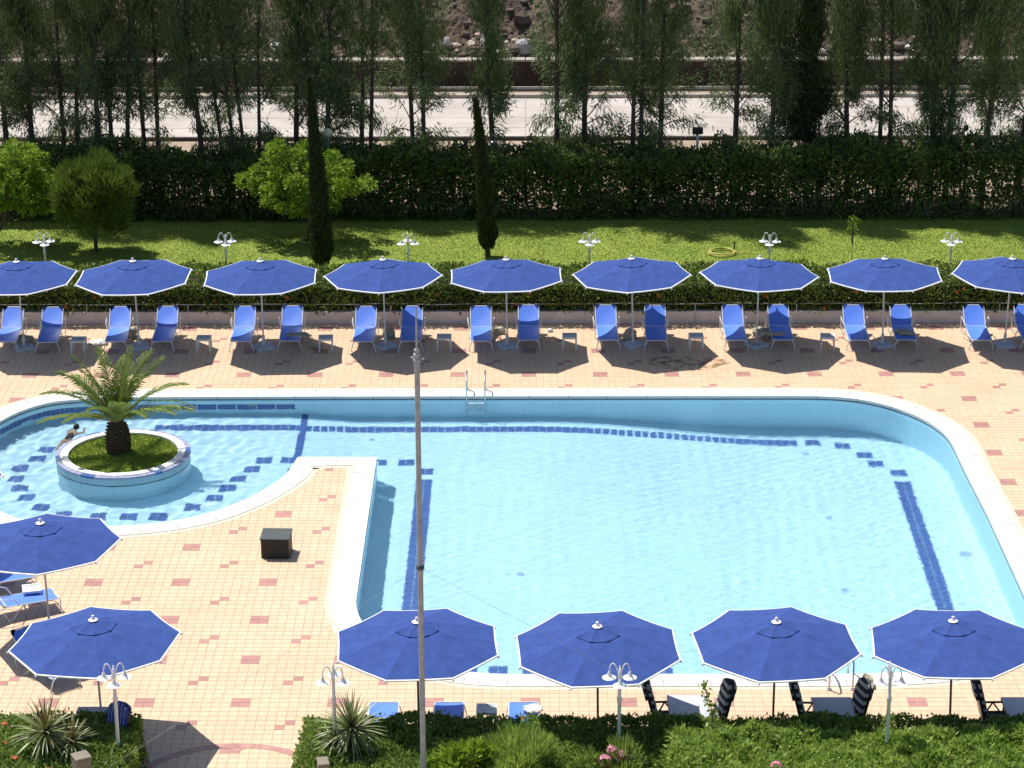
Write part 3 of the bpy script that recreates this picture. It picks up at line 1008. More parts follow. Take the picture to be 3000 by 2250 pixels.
# near pool edge, feet towards the water
for u, lb in ((1127, 'sunlit blue lounger end above the front hedge, left of the tall pole'), (1317, 'dark shaded blue lounger end above the hedge, right of the tall pole'), (1534, 'pale blue lounger end above the hedge with a white towel at its corner')):
    f = P(u, 2058, .31)
    o = aim_lounger(f, f + np.array([0, -1, 0]), lb, group='blue sun loungers behind the front hedge')


# ================================================================== SIDE TABLES
def make_table():
    root = empty('side_table')
    w, hgt = .42, .40
    tp = MB()
    for (cx, cy, sx, sy) in ((0, -w / 2 + .025, w, .05), (0, w / 2 - .025, w, .05), (-w / 2 + .025, 0, .05, w - .1), (w / 2 - .025, 0, .05, w - .1)):
        tp.box((cx, cy, hgt - .0125), (sx, sy, .025))
    t = tp.build('rim', M['plastic'], root)
    for k in range(6):
        MB().box((-w / 2 + .05 + (w - .1) * (k + .5) / 6, 0, hgt - .014), (.034, w - .1, .016)).build('slat', M['plastic'], root)
    MB().box((0, 0, hgt - .045), (w - .03, w - .03, .03)).box((0, 0, hgt - .045), (w - .06, w - .06, .02)).build('apron', M['plastic'], root)
    for sx in (-1, 1):
        for sy in (-1, 1):
            MB().tube([(sx * (w / 2 - .03), sy * (w / 2 - .03), hgt - .03), (sx * (w / 2 - .02), sy * (w / 2 - .02), 0)], [.03, .024], 6).build('leg', M['plastic'], root)
    return root


tab0 = make_table()
TT = [(635 / 2.765, 680 + 865 / 2.765, 0, 'white side table left of the palm, in the first shadow'), (1650 / 2.765, 680 + 853 / 2.765, 0, 'white side table between the second and third far umbrellas'),
      (750 + 565 / 2.765, 680 + 850 / 2.765, 4, 'white slatted side table beside the lounger with a draped cloth'), (750 + 1524 / 2.765, 680 + 843 / 2.765, 0, 'white slatted side table just right of the tall grey pole'),
      (1500 + 467 / 2.765, 680 + 836 / 2.765, 0, 'white slatted side table behind and right of the pool ladder'), (1500 + 1491 / 2.765, 680 + 835 / 2.765, 0, 'white slatted side table above the wet patch of the terrace'),
      (2200 + 622 / 2.765, 680 + 838 / 2.765, -5, 'white side table furthest right, half in sun'), (93, 1722, 14, 'white side table on the left terrace beside a sunlit lounger'), (750 + 1868 / 2.765, 2075, 0, 'white side table just above the front hedge between two loungers')]
for k, (u, v, a, lb) in enumerate(TT):
    p = P(u, v, .40)
    o = tab0 if k == 0 else copy_tree(tab0)
    o.location = (p[0], p[1], .006); o.rotation_euler.z = math.radians(a)
    tag(o, lb, 'side table', 'white side tables between the loungers')


# ================================================================== LAMP POSTS
def make_lamp(z=2.2, k_=.92):
    root = empty('lamp_post')
    MB().lathe([(.09, 0), (.09, .03), (.055, .06), (.05, .3), (.036, .36), (.036, z - .55), (.05, z - .53), (.05, z - .47), (.036, z - .45), (.03, z - .1), (.04, z - .08), (.04, z - .02), (.02, z + .02), (.015, z + .12), (0, z + .13)], 12).build('pole', M['white'], root, smooth=True)
    for k in range(3):
        a = 2 * math.pi * k / 3 - math.pi / 2
        pts = []
        for i in range(11):
            t = math.pi * i / 10
            r = .03 + .26 * k_ * (1 - math.cos(t)) / 2
            pts.append((r * math.cos(a), r * math.sin(a), z - .14 + .30 * k_ * math.sin(t) + .08 * i / 10))
        arm = MB().tube(pts, .013, 6).build('arm', M['white'], root, smooth=True)
        ex, ey, ez = pts[-1]
        sh = MB().lathe([(r_ * k_, z_ * k_) for r_, z_ in ((.03, .02), (.042, -.01), (.055, -.05), (.075, -.075), (.085, -.088), (.16, -.106), (.182, -.118), (.165, -.12), (.07, -.1))], 18, c=(ex, ey, ez)).build('lamp_shade', M['white'], arm, smooth=True)
        MB().lathe([(r_ * k_, z_ * k_) for r_, z_ in ((.05, -.10), (.06, -.13), (.045, -.165), (0, -.175))], 10, c=(ex, ey, ez)).build('bulb_glass', M['globe'], sh, smooth=True)
    return root


lamp0 = make_lamp()
lamp1 = make_lamp(k_=.76)
LP = [(0, 'post', 130, 730, 'far', 15, 'white three-armed garden lamp furthest left on the lawn'), (0, 'post', 661, 727, 'far', 10, 'white three-armed garden lamp left of the dark cypress'),
      (0, '', 1195, 727, 'far', 65, 'white three-armed garden lamp between the two cypresses'), (0, '', 1727, 725, 'far', 0, 'white three-armed garden lamp right of the slim cypress'),
      (0, '', 2255, 722, 'far', -8, 'white three-armed garden lamp just right of the yellow hose'), (0, '', 2787, 722, 'far', -10, 'white three-armed garden lamp furthest right on the lawn'),
      (0, '', 336, 2020, 'near', 8, 'white three-armed lamp rising from the left flower hedge'), (0, '', 977, 2020, 'near', 60, 'white three-armed lamp above the right spiky plant'),
      (0, '', 1815, 2030, 'near', 0, 'white three-armed lamp before the second near umbrella'), (0, '', 2606, 2030, 'near', 60, 'white three-armed lamp beside the rightmost near umbrella')]
for k, (_, _, u, v, w, a, lb) in enumerate(LP):
    y = 74.6 if w == 'far' else 43.95
    # pole seen at (u, v): keep it on the line y = const
    z_ = 0.0
    q = P(u, v, 1.2)
    for _ in range(8):
        d_ = y - q[1]
        z_ = height_at(q[0], y, v); q = P(u, v, z_)
    o = lamp0 if k == 0 else (lamp1 if k == 6 else copy_tree(lamp0 if w == 'far' else lamp1))
    vt = {'far': 706, 'near': 0}[w]
    o.location = (q[0], y, 0.0); o.rotation_euler.z = math.radians(a)
    head = height_at(q[0], y, 688 if w == 'far' else 1950)
    s = head / 2.32
    o.scale = (s if w == 'far' else 1.0, s if w == 'far' else 1.0, s)
    tag(o, lb, 'lamp post', 'white three-armed garden lamps')


# ================================================================== POOL LADDERS
def ladder(xl, xr, yd, yw, top, lb, away=1):
    root = empty('pool_ladder', ((xl + xr) / 2, yd, 0))
    cx = (xl + xr) / 2
    g = (yw - yd)
    for x in (xl - cx, xr - cx):
        pts = [(x, 0, 0), (x, 0, top * .8), (x, g * .1, top * .95), (x, g * .3, top), (x, g * .7, top * .97), (x, g * .98, top * .8), (x, g * 1.04, top * .5), (x, g * 1.05, 0), (x, g * 1.05, -1.0), (x, g * 1.0, -1.15)]
        r = MB().tube(pts, .021, 8).build('rail', M['steel'], root, smooth=True)
        MB().lathe([(.05, .02), (.05, .035), (.03, .04)], 10, c=(x, 0, 0)).build('flange', M['steel'], r)
        receive(r)
    for z in (-.22, -.5, -.78):
        receive(MB().box((0, g * 1.06, z), (xr - xl - .03, .08, .03), bev=.008).build('step', M['plastic'], root))
    return tag(root, lb, 'pool ladder', 'steel pool ladders')


a_, b_ = P(1368.5, 1143, 0), P(1421.6, 1143, 0)
yw = P(1400, 1164, 0)[1] - .07
ladder(a_[0], b_[0], a_[1], yw, .62, 'steel ladder at the far pool edge, its rails standing on the coping')
a_, b_ = P(2429, 2022, 0), P(2498, 2022, 0)
ladder(a_[0], b_[0], a_[1], P(2460, 1977, 0)[1] + .07, .70, 'steel ladder at the near pool edge between the two right umbrellas')

# ================================================================== BLACK BOX
p = P((1885 + 2075) / 2 / 2.4578, 1150 + 1058 / 2.4578, .50)
root = empty('black_box', (p[0], p[1] + .31, .006), math.radians(-2))
MB().box((0, 0, .245), (.66, .62, .47), bev=.02).build('body', M['black'], root)
MB().box((0, 0, .495), (.70, .66, .03), bev=.008).build('lid', M['black_top'], root)
for k in range(7):
    MB().box((0, -.315, .06 + k * .06), (.58, .012, .03)).build('grille_slat', M['black'], root)
tag(root, 'black cube-shaped box standing alone on the tiled terrace by the round pool', 'box')

# ================================================================== ISLAND PLANTER
pc = P(361, 1327, .15)
IX, IY = pc[0], pc[1]
root = empty('island_planter', (IX, IY, 0))
ZR = .15
body = MB().lathe([(1.70, -1.3), (1.70, ZR - .02), (1.45, ZR - .02), (1.45, ZR - .2)], 96).build('wall', M['pool_pale'], root, smooth=True)
receive(body)
NR = 54
for k in range(NR):
    a0, a1 = 2 * math.pi * (k + .03) / NR, 2 * math.pi * (k + .97) / NR
    dark = (k % 9 in (0, 1)) if k % 2 == 0 or k % 9 == 1 else False
    def ring(r, z): return [(r * math.cos(t), r * math.sin(t), z) for t in (a0, (a0 + a1) / 2, a1)]
    A, B, C_ = ring(1.60, ZR + .004), ring(1.725, ZR + .004), ring(1.725, ZR - .055)
    vs = A + B + C_
    fs = [(3, 4, 1, 0), (4, 5, 2, 1), (6, 7, 4, 3), (7, 8, 5, 4)]
    MB().add(vs, fs).build('rim_tile', M['pool_blue'] if dark else M['lilac'], root)
    MB().add(ring(1.712, ZR - .06) + ring(1.705, WATER - .12), [(3, 4, 1, 0), (4, 5, 2, 1)]).build('wall_tile', M['pool_pale'], root)
MB().lathe([(1.712, WATER + .015), (1.712, WATER - .03)], 96).build('waterline_joint', M['wline'], root, smooth=True)
NS = 18
for k in range(NS):
    a0, a1 = 2 * math.pi * (k + .01) / NS, 2 * math.pi * (k + .99) / NS
    vs, fs = [], []
    for i in range(5):
        t = a0 + (a1 - a0) * i / 4
        for r, z in ((1.40, ZR - .05), (1.40, ZR + .022), (1.598, ZR + .022), (1.598, ZR - .02)): vs.append((r * math.cos(t), r * math.sin(t), z))
    for i in range(4):
        for j in range(3): q = i * 4 + j; fs.append((q, q + 1, q + 5, q + 4))
    MB().add(vs, [f[::-1] for f in fs]).build('coping_stone', M['coping'], root)
vs = [(0, 0, ZR + .0)]; fs = []
for k in range(48):
    a = 2 * math.pi * k / 48; vs.append((1.42 * math.cos(a), 1.42 * math.sin(a), ZR - .05))
for k in range(48): fs.append((0, 1 + k, 1 + (k + 1) % 48))
MB().add(vs, fs).build('turf', M['lawn'], root)
tag(root, 'round white-rimmed island planter with grass inside the round pool', 'planter')


def blades(name, pts, hgt, parent, m, lean=.6, w=.014):
    n = len(pts)
    a = rng.uniform(0, 2 * np.pi, n); hh = hgt * rng.uniform(.5, 1.3, n)
    dx = np.stack([np.cos(a), np.sin(a), np.zeros(n)], 1) * w
    b = rng.uniform(0, 2 * np.pi, n); le = rng.uniform(0, lean, n) * hh
    tip = pts + np.stack([np.cos(b) * le, np.sin(b) * le, hh], 1)
    V = np.stack([pts - dx, pts + dx, tip], 1).reshape(-1, 3)
    F = np.arange(3 * n).reshape(n, 3)
    return tag(npmesh(name, V, F, m, parent, tone=np.repeat(rng.uniform(0, 1, n), 3)), kind='stuff')


n = 16000
r = 1.40 * np.sqrt(rng.uniform(0, 1, n)); t = rng.uniform(0, 2 * np.pi, n)
blades('grass', np.stack([r * np.cos(t), r * np.sin(t), ZR - .05 * r / 1.42], 1), .03, root, M['blade'])


# ================================================================== PALM
def frond(az, el, length, droop, m_leaf, nleaf=66, twist=0.0, curl=0.0):
    """one palm frond: arched rib and two rows of leaflets, joined as one mesh (rib first)"""
    mb = MB()
    pts = []
    pos = Vector((0, 0, 0)); e = el
    seg = 16
    for i in range(seg + 1):
        pts.append(pos.copy())
        d = Vector((math.cos(e) * math.cos(az + curl * i / seg), math.cos(e) * math.sin(az + curl * i / seg), math.sin(e)))
        pos = pos + d * (length / seg)
        e -= droop / seg * (0.35 + 1.3 * i / seg)
    mb.tube(pts, [.022 * (1 - .85 * i / seg) + .003 for i in range(seg + 1)], 5, mi=1)
    tone = [0.5] * len(mb.v)
    for i in range(nleaf):
        t = .14 + .85 * i / (nleaf - 1)
        f = t * seg; k = min(int(f), seg - 1); q = pts[k].lerp(pts[k + 1], f - k)
        tn = (pts[k + 1] - pts[k]).normalized()
        side = tn.cross(Vector((0, 0, 1))).normalized()
        if twist: side = Matrix.Rotation(twist, 3, tn) @ side
        up = side.cross(tn)
        ll = (.46 * math.sin(math.pi * min(1, .22 + .78 * t)) ** .6 + .1) * (length / 1.9) * .75
        for s in (-1, 1):
            ang = math.radians(58 - 26 * t + rnd.uniform(-7, 7))
            d = (tn * math.cos(ang) + side * s * math.sin(ang) + up * rnd.uniform(.12, .42)).normalized()
            wd = .0145 + .006 * rnd.random()
            wv = (tn * .8 + up * .5).normalized() * wd
            mid = q + d * ll * .5 + Vector((0, 0, .0)); tip = q + d * ll - Vector((0, 0, ll * .30))
            mb.add([q - wv * .6, q + wv * .6, mid + wv, tip, mid - wv], [(0, 1, 2, 4), (4, 2, 3)], 0)
            tv = rnd.random()
            tone += [tv] * 5
    return mb, tone


def build_toned(mb, tone, name, mats, parent, loc=None):
    o = mb.build(name, mats, parent, loc=loc)
    a = o.data.attributes.new('tone', 'FLOAT', 'POINT'); a.data.foreach_set('value', np.array(tone, np.float32))
    return o


pb = P(347, 1322, ZR)
root = empty('palm_tree', (pb[0], pb[1], ZR))
tr = MB()
prof = []
for i in range(15):
    t = i / 14
    r = .26 + .05 * math.sin(math.pi * t) - .09 * t + (.03 if i % 2 else -.015)
    prof.append((r, t * .78))
tr.lathe(prof, 20)
tr.build('trunk', M['palm_trunk'], root)
bo = MB()
for k in range(150):                                   # old leaf bases round the trunk
    t = (k + .5) / 150; a = k * 2.39996
    r = .27 + .05 * math.sin(math.pi * t) - .09 * t; z = t * .76
    c, s = math.cos(a), math.sin(a)
    tx, ty = -s, c
    h2 = .06; o2 = .07
    bo.add([(r * c + tx * .05, r * s + ty * .05, z), (r * c - tx * .05, r * s - ty * .05, z), ((r + o2) * c - tx * .025, (r + o2) * s - ty * .025, z + h2), ((r + o2) * c + tx * .025, (r + o2) * s + ty * .025, z + h2), ((r - .02) * c, (r - .02) * s, z + h2 * 1.3)],
           [(0, 1, 2, 3), (3, 2, 4), (0, 3, 4), (1, 4, 2)])
bo.build('leaf_base', M['palm_trunk'], root)['kind'] = 'stuff'
TOP = (0, 0, .80)
# azimuth (deg, 0 = right, 90 = away), elevation, length, droop
FR = [(178, 38, 2.1, 1.25), (165, 52, 2.05, 1.1), (192, 14, 2.0, .9), (150, 62, 2.1, .9), (120, 72, 2.0, .7), (60, 74, 2.0, .6), (48, 62, 2.15, .95), (28, 58, 2.1, .8),
      (14, 40, 2.1, 1.15), (2, 26, 2.1, 1.2), (-14, 30, 1.7, 1.3), (-40, 40, 1.35, 1.5), (215, 30, 1.6, 1.3), (240, 48, 1.4, 1.3), (270, 62, 1.1, 1.0), (300, 55, 1.3, 1.2), (170, 66, 1.7, .9), (85, 60, 1.9, 1.0), (35, 78, 1.7, .5), (140, 40, 2.0, 1.1), (75, 42, 1.8, 1.3), (205, 58, 1.5, 1.2)]
for az, el, ln, dr in FR:
    mb, tone = frond(math.radians(az + rnd.uniform(-3, 3)), math.radians(el + 4), ln * 1.0, dr * .85, None, twist=rnd.uniform(-.35, .35))
    build_toned(mb, tone, 'frond', [M['palm_leaf'], M['palm_rib']], root, loc=TOP)
tag(root, 'short palm with arching fronds and a stout trunk on the island planter', 'palm tree')


# ================================================================== LEAF MACHINERY
def leaf_quads(pos, axis, width_dir, length, width):
    """diamond leaves: pos (n,3) at the stalk"""
    n = len(pos)
    L_ = np.asarray(length).reshape(-1, 1) * np.ones((n, 1)); W_ = np.asarray(width).reshape(-1, 1) * np.ones((n, 1))
    mid = pos + axis * L_ * .45
    V = np.stack([pos, mid + width_dir * W_ * .5, pos + axis * L_, mid - width_dir * W_ * .5], 1)
    return V.reshape(-1, 3), np.arange(4 * n).reshape(n, 4)


def unit(v): return v / np.maximum(1e-9, np.linalg.norm(v, axis=-1, keepdims=True))


def rand_dirs(n, zb=0.0, sp=1.0):
    v = rng.normal(0, 1, (n, 3)); v[:, 2] = v[:, 2] * sp + zb
    return unit(v)


def bumpf(x, y, z=0, s=1.0, seed=0):
    x = np.asarray(x) * s; y = np.asarray(y) * s; z = np.asarray(z) * s
    return (np.sin(1.9 * x + 1.3 * y + seed) + np.sin(-1.2 * x + 2.3 * y + 1.7 * z + 2.1 * seed) + np.sin(3.7 * x - 1.1 * y - 2.2 * z + .7 * seed) * .6 + np.sin(5.3 * y + 4.1 * x + 3.3 * z + seed) * .4) / 3.0


def hedge(name, x0, x1, y0, y1, z0, z1, n, m, label, cat, leaf=(.07, .04), amp=.12, seed=0, group=None, corem=None, flowers=None, faces=(0.5, .2, .15, .15), kind=None, density_jit=.07, z_var=.0, sheer=False):
    root = empty(name, ((x0 + x1) / 2, (y0 + y1) / 2, z0))
    cx, cy = (x0 + x1) / 2, (y0 + y1) / 2
    hx, hy, hz = (x1 - x0) / 2, (y1 - y0) / 2, (z1 - z0)
    # inner mass of twigs
    nx, ny = max(4, int((x1 - x0) / .35)), max(3, int((y1 - y0) / .3))
    g = MB()
    rows = []
    shrink = .16
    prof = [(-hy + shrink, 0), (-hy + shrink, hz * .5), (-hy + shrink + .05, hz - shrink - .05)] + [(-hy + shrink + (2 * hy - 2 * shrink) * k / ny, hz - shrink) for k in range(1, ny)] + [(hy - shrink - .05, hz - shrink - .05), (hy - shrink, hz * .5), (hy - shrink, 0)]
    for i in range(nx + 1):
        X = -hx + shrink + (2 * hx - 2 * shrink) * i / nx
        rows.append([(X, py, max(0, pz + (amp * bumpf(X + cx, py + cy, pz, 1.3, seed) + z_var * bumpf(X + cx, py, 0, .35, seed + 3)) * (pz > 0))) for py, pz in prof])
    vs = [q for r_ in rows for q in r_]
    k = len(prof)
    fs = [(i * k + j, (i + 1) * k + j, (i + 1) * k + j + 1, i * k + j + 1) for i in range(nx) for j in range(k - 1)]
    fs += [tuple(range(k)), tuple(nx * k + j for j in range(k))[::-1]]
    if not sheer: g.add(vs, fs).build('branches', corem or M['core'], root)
    else:
        sb = MB()
        for i in range(int((x1 - x0) / .28)):
            X = rng.uniform(-hx, hx); Yy = rng.uniform(-hy * .6, hy * .6)
            sb.tube([(X, Yy, 0), (X + rng.uniform(-.1, .1), Yy, hz * .5), (X + rng.uniform(-.25, .25), Yy + rng.uniform(-.2, .2), hz * .95)], [.025, .018, .008], 4)
        sb.build('branches', corem or M['core'], root)['kind'] = 'stuff'
    # leaves over the shell
    w = np.array(faces) * np.array([4 * hx * hy, 2 * hx * hz, 2 * hx * hz, 4 * hy * hz]); w = w / w.sum()
    cnt = (w * n).astype(int)
    P_, N_ = [], []
    def uni(a, b, c): return rng.uniform(a, b, c)
    # top
    X = uni(-hx, hx, cnt[0]); Y = uni(-hy, hy, cnt[0]); e = np.minimum(1, np.minimum(hx - abs(X), hy - abs(Y)) / .18)
    P_.append(np.stack([X, Y, hz - .16 * (1 - e) ** 2], 1)); N_.append(np.tile([0, 0, 1.], (cnt[0], 1)))
    for ci, sg in ((1, -1), (2, 1)):
        X = uni(-hx, hx, cnt[ci]); Zz = hz * uni(0, 1, cnt[ci]) ** .8
        P_.append(np.stack([X, np.full(cnt[ci], sg * hy), Zz], 1)); N_.append(np.tile([0, sg * 1., .25], (cnt[ci], 1)))
    for sg in (-1, 1):
        c = cnt[3] // 2
        Y = uni(-hy, hy, c); Zz = hz * uni(0, 1, c) ** .8
        P_.append(np.stack([np.full(c, sg * hx), Y, Zz], 1)); N_.append(np.tile([sg * 1., 0, .25], (c, 1)))
    Pp = np.concatenate(P_); Nn = unit(np.concatenate(N_))
    b = amp * bumpf(Pp[:, 0] + cx, Pp[:, 1] + cy, Pp[:, 2], 1.3, seed) + amp * .7 * bumpf(Pp[:, 0] + cx, Pp[:, 1] + cy, Pp[:, 2], 4.0, seed + 5)
    zz = z_var * bumpf(Pp[:, 0] + cx, Pp[:, 1], 0, .35, seed + 3)
    Pp = Pp + Nn * (b[:, None] - rng.exponential(density_jit, len(Pp))[:, None] + .03)
    Pp[:, 2] += zz * (Pp[:, 2] / hz)
    Pp[:, 2] = np.maximum(.02, Pp[:, 2])
    if sheer:
        Pp[:, 1] = np.clip(Pp[:, 1], -hy, hy)
        low = np.clip(1 - (Pp[:, 2] - .25) / (hz * .55), 0, 1)
        gap = bumpf(Pp[:, 0] + cx, Pp[:, 2] * .5, 0, 1.9, seed + 1) + .5 * bumpf(Pp[:, 0] + cx, Pp[:, 2], 0, 4.3, seed)
        kp = ~((low > .12) & (gap > .85) & (Pp[:, 2] > .3) & (rng.uniform(0, 1, len(Pp)) < .9))
        Pp, Nn = Pp[kp], Nn[kp]
    ax = unit(Nn * .7 + rand_dirs(len(Pp), .15) * 1.0)
    wd = unit(np.cross(ax, rand_dirs(len(Pp))))
    ln = leaf[0] * rng.uniform(.6, 1.35, len(Pp))
    V, F = leaf_quads(Pp, ax, wd, ln, leaf[1] * rng.uniform(.7, 1.2, len(Pp)))
    lo = npmesh('foliage', V, F, m, root, tone=np.repeat(rng.uniform(0, 1, len(Pp)), 4)); lo['kind'] = 'stuff'
    if flowers:
        fm, cntf, size = flowers
        sel = rng.choice(len(Pp), cntf, replace=False)
        fb = MB()
        for i in range(7):
            a = i * 2.4; rr = .5 * (i / 7) ** .5
            c_, s_ = math.cos(a) * rr * size, math.sin(a) * rr * size
            fb.add([(c_ - size * .22, s_, .01), (c_, s_ - size * .22, .012), (c_ + size * .22, s_, .02), (c_, s_ + size * .22, .012), (c_, s_, .03)], [(0, 1, 4), (1, 2, 4), (2, 3, 4), (3, 0, 4)])
        me = bpy.data.meshes.new('flower'); me.from_pydata(fb.v, [], fb.f); me.materials.append(fm)
        for q in sel:
            fo = link('flower', me, root, Pp[q] + Nn[q] * .04)
            fo.rotation_euler = Vector(Nn[q]).to_track_quat('Z', 'Y').to_euler()
    tag(root, label, cat, group, kind)
    return root


# ================================================================== BACK OF THE DECK: low wall, hedge, lawn
wall = empty('low_wall', (0, YW, 0))
for k in range(8):
    x0 = -20 + k * 5
    MB().box((x0 + 2.5, .125, .19), (4.992, .25, .40), bev=.01).build('wall_section', M['wall'], wall)
tag(wall, 'low beige rendered wall along the back of the tiled terrace', 'wall')
# wet patch drying on the tiles
wp_ = bpy.data.materials.new('wet_tile'); wp_.use_nodes = True
nt = wp_.node_tree; b_ = nt.nodes['Principled BSDF']; b_.inputs['Base Color'].default_value = (.26, .15, .05, 1); b_.inputs['Roughness'].default_value = .15
nz = nt.nodes.new('ShaderNodeTexNoise'); nz.inputs['Scale'].default_value = 3.5; nz.inputs['Detail'].default_value = 5
rp = nt.nodes.new('ShaderNodeValToRGB'); rp.color_ramp.elements[0].position = .45; rp.color_ramp.elements[1].position = .62
rp.color_ramp.elements[0].color = (0, 0, 0, 1); rp.color_ramp.elements[1].color = (.62, .62, .62, 1)
nt.links.new(nt.nodes.new('ShaderNodeTexCoord').outputs['Object'], nz.inputs['Vector'])
nt.links.new(nz.outputs['Fac'], rp.inputs['Fac']); nt.links.new(rp.outputs[0], b_.inputs['Alpha'])
pp = [P(u, v, .0125) for u, v in ((1905, 1050), (1960, 1043), (2040, 1046), (2120, 1052), (2150, 1062), (2090, 1078), (2020, 1088), (1950, 1080), (1900, 1068))]
cx_, cy_ = np.mean([q[0] for q in pp]), np.mean([q[1] for q in pp])
tag(MB().add([(q[0] - cx_, q[1] - cy_, 0) for q in pp], [tuple(range(len(pp)))[::-1]]).build('wet_patch', wp_, loc=(cx_, cy_, .0125)), kind='structure')
mb = MB()
n_ = 160
vs = [(-20 + 40 * i / n_, YW - .10 - .03 * rnd.random() - .02, .0105) for i in range(n_ + 1)] + [(-20 + 40 * i / n_, YW - .002, .0105) for i in range(n_ + 1)]
bed = tag(MB().box((0, YW + 1.0, .12), (40, 1.5, .3)).build('planting_bed', M['earth']), kind='structure')
low = hedge('flower_hedge', -19, 19, 72.05, 74.0, 0.3, 1.28, 60000, M['hedge'], 'long low clipped hedge with orange flowers above the beige wall', 'hedge', leaf=(.10, .06), amp=.10, seed=2, flowers=(M['orange'], 70, .10), faces=(.4, .5, .1, .05))
# white hose pipe lying along the front of the hedge
pipe = MB().tube([(-19 + i * .5, YW + .09 + .02 * math.sin(i * 1.3), .60 + .012 * math.sin(i * .9)) for i in range(77)], .012, 6)
root = empty('hedge_rail', (0, 0, 0))
pipe.build('rail', M['white'], root, smooth=True)
for i in range(0, 77, 6):
    MB().tube([(-19 + i * .5, YW - .01, .38), (-19 + i * .5, YW - .025, .60)], .010, 5).build('rail_post', M['white'], root)
tag(root, 'thin white rail running along the foot of the long low hedge', 'rail')
YL = 73.6
lawn = tag(MB().add([(-60, YL, .004), (60, YL, .004), (60, 83.3, .004), (-60, 83.3, .004)], [(0, 1, 2, 3)]).build('lawn', M['lawn']), kind='structure')
n = 150000
X = rng.uniform(-17.5, 17.5, n); Y = rng.uniform(73.9, 82.6, n)
blades('grass', np.stack([X, Y, np.full(n, .004)], 1), .030, None, M['blade'], w=.016)

# hose and standpipe
p = P(1500 + 1700 / 2.765, 680 + 170 / 2.765, .03)
pts = []
for i in range(150):
    a = i * 2 * math.pi / 30; r = .44 - .012 * (i / 30) + .02 * math.sin(i * .37)
    pts.append((r * math.cos(a), r * math.sin(a) * .95, .02 + .012 * (i / 30) + .006 * math.sin(i * .7)))
pts += [(.55, -.1, .02), (.8, .05, .02), (1.0, -.02, .02), (1.18, -.12, .02)]
tag(MB().tube(pts, .014, 6).build('garden_hose', M['hose'], smooth=True, loc=p), 'yellow garden hose coiled on the lawn beside a green standpipe', 'hose')
p = P(1500 + 1800 / 2.765, 680 + 165 / 2.765, 0)
root = empty('standpipe', p)
MB().tube([(0, 0, 0), (0, 0, .34)], .03, 8).build('pipe', M['green_pipe'], root)
MB().tube([(0, 0, .28), (0, -.09, .28), (0, -.12, .22)], .014, 6).tube([(-.05, 0, .36), (.05, 0, .36)], .012, 6).build('tap', M['green_pipe'], root)
tag(root, 'short green standpipe on the lawn beside the coiled hose', 'standpipe')
p = P(1055, 745, 0)
tag(MB().tube([(0, 0, 0), (0, 0, .62)], .012, 5).build('garden_stake', M['bark'], loc=p), 'thin dark stake in the lawn right of the first cypress', 'stake')
# ================================================================== TALL DARK HEDGE, FENCE
HY0, HY1 = 82.7, 84.3
xs_ = [-19.5, -13.2, -8.2, -3.4, 1.6, 7.0, 12.4, 19.5]
hl = ['dark tall hedge stretch behind the round green shrub at the left', 'dark tall hedge stretch behind the bright green tree and dark cypress', 'dark tall hedge stretch left of the slim cypress',
      'dark tall hedge stretch behind and right of the slim cypress', 'dark tall hedge stretch under the middle tall trees', 'dark tall hedge stretch right of the floodlight post', 'dark tall hedge stretch at the far right']
hh_ = [2.3, 2.1, 2.25, 2.2, 2.25, 2.4, 2.35]
for k in range(7):
    hedge('tall_hedge', xs_[k] - .12, xs_[k + 1] + .12, HY0 + .1 * rnd.random(), HY1, 0, hh_[k] + rnd.uniform(-.05, .05), 19000, M['dark_hedge'], hl[k], 'hedge', leaf=(.15, .085), amp=.32, seed=k * 3.1, group='stretches of the tall dark hedge', faces=(.7, .6, .45, .08), density_jit=.32, z_var=.26, sheer=True)
fence = empty('iron_fence', (0, 84.75, 0))
bar = MB().tube([(0, 0, .1), (0, 0, 1.75)], .012, 5)
bme = bpy.data.meshes.new('bar'); bme.from_pydata(bar.v, [], bar.f); bme.materials.append(M['fence'])
for k in range(290):
    link('bar', bme, fence, (-17.4 + k * .12, 0, 0))
for z in (.25, 1.6):
    MB().box((0, 0, z), (35.5, .03, .04)).build('rail', M['fence'], fence)
for k in range(15):
    MB().box((-17.5 + 2.5 * k, 0, .95), (.11, .11, 1.9), bev=.01).build('post', M['fence_post'], fence)
tag(fence, 'iron bar fence with concrete posts half hidden behind the tall hedge', 'fence')

# ================================================================== ROAD, KERBS, VERGE
YR0, YR1 = float(P(1500, 408)[1]), float(P(1500, 291)[1])
verge = tag(MB().add([(-70, 83.2, .0), (70, 83.2, .0), (70, YR0 - .2, .0), (-70, YR0 - .2, .0)], [(0, 1, 2, 3)]).build('sandy_verge', M['earth']), kind='structure')
road = tag(MB().add([(-140, YR0, .02), (140, YR0, .02), (140, YR1, .02), (-140, YR1, .02)], [(0, 1, 2, 3)]).build('road', M['joint']), kind='structure')
rows = 4
dy = (YR1 - YR0) / rows
for r_ in range(rows):
    for k in range(12):
        x0 = -30 + k * 5 + (r_ % 2) * .0
        MB().box((x0 + 2.5, YR0 + dy * (r_ + .5), .03), (4.985, dy - .03, .03 + rnd.uniform(-.003, .003))).build('concrete_slab', M['road'], road)
kerb = empty('near_kerb', (0, YR0 - .12, 0))
for k in range(30):
    MB().box((-30 + 2 * k + 1, 0, .04), (1.985, .14, .20), bev=.01).build('kerb_stone', M['dark_kerb'], kerb)
tag(kerb, 'dark low kerb along the near side of the pale road', 'kerb')
kerb = empty('far_kerb', (0, YR1 + .1, 0))
for k in range(30):
    MB().box((-30 + 2 * k + 1, 0, .08), (1.985, .2, .22), bev=.01).build('kerb_stone', M['kerb'], kerb)
tag(kerb, 'pale kerb along the far side of the road', 'kerb')
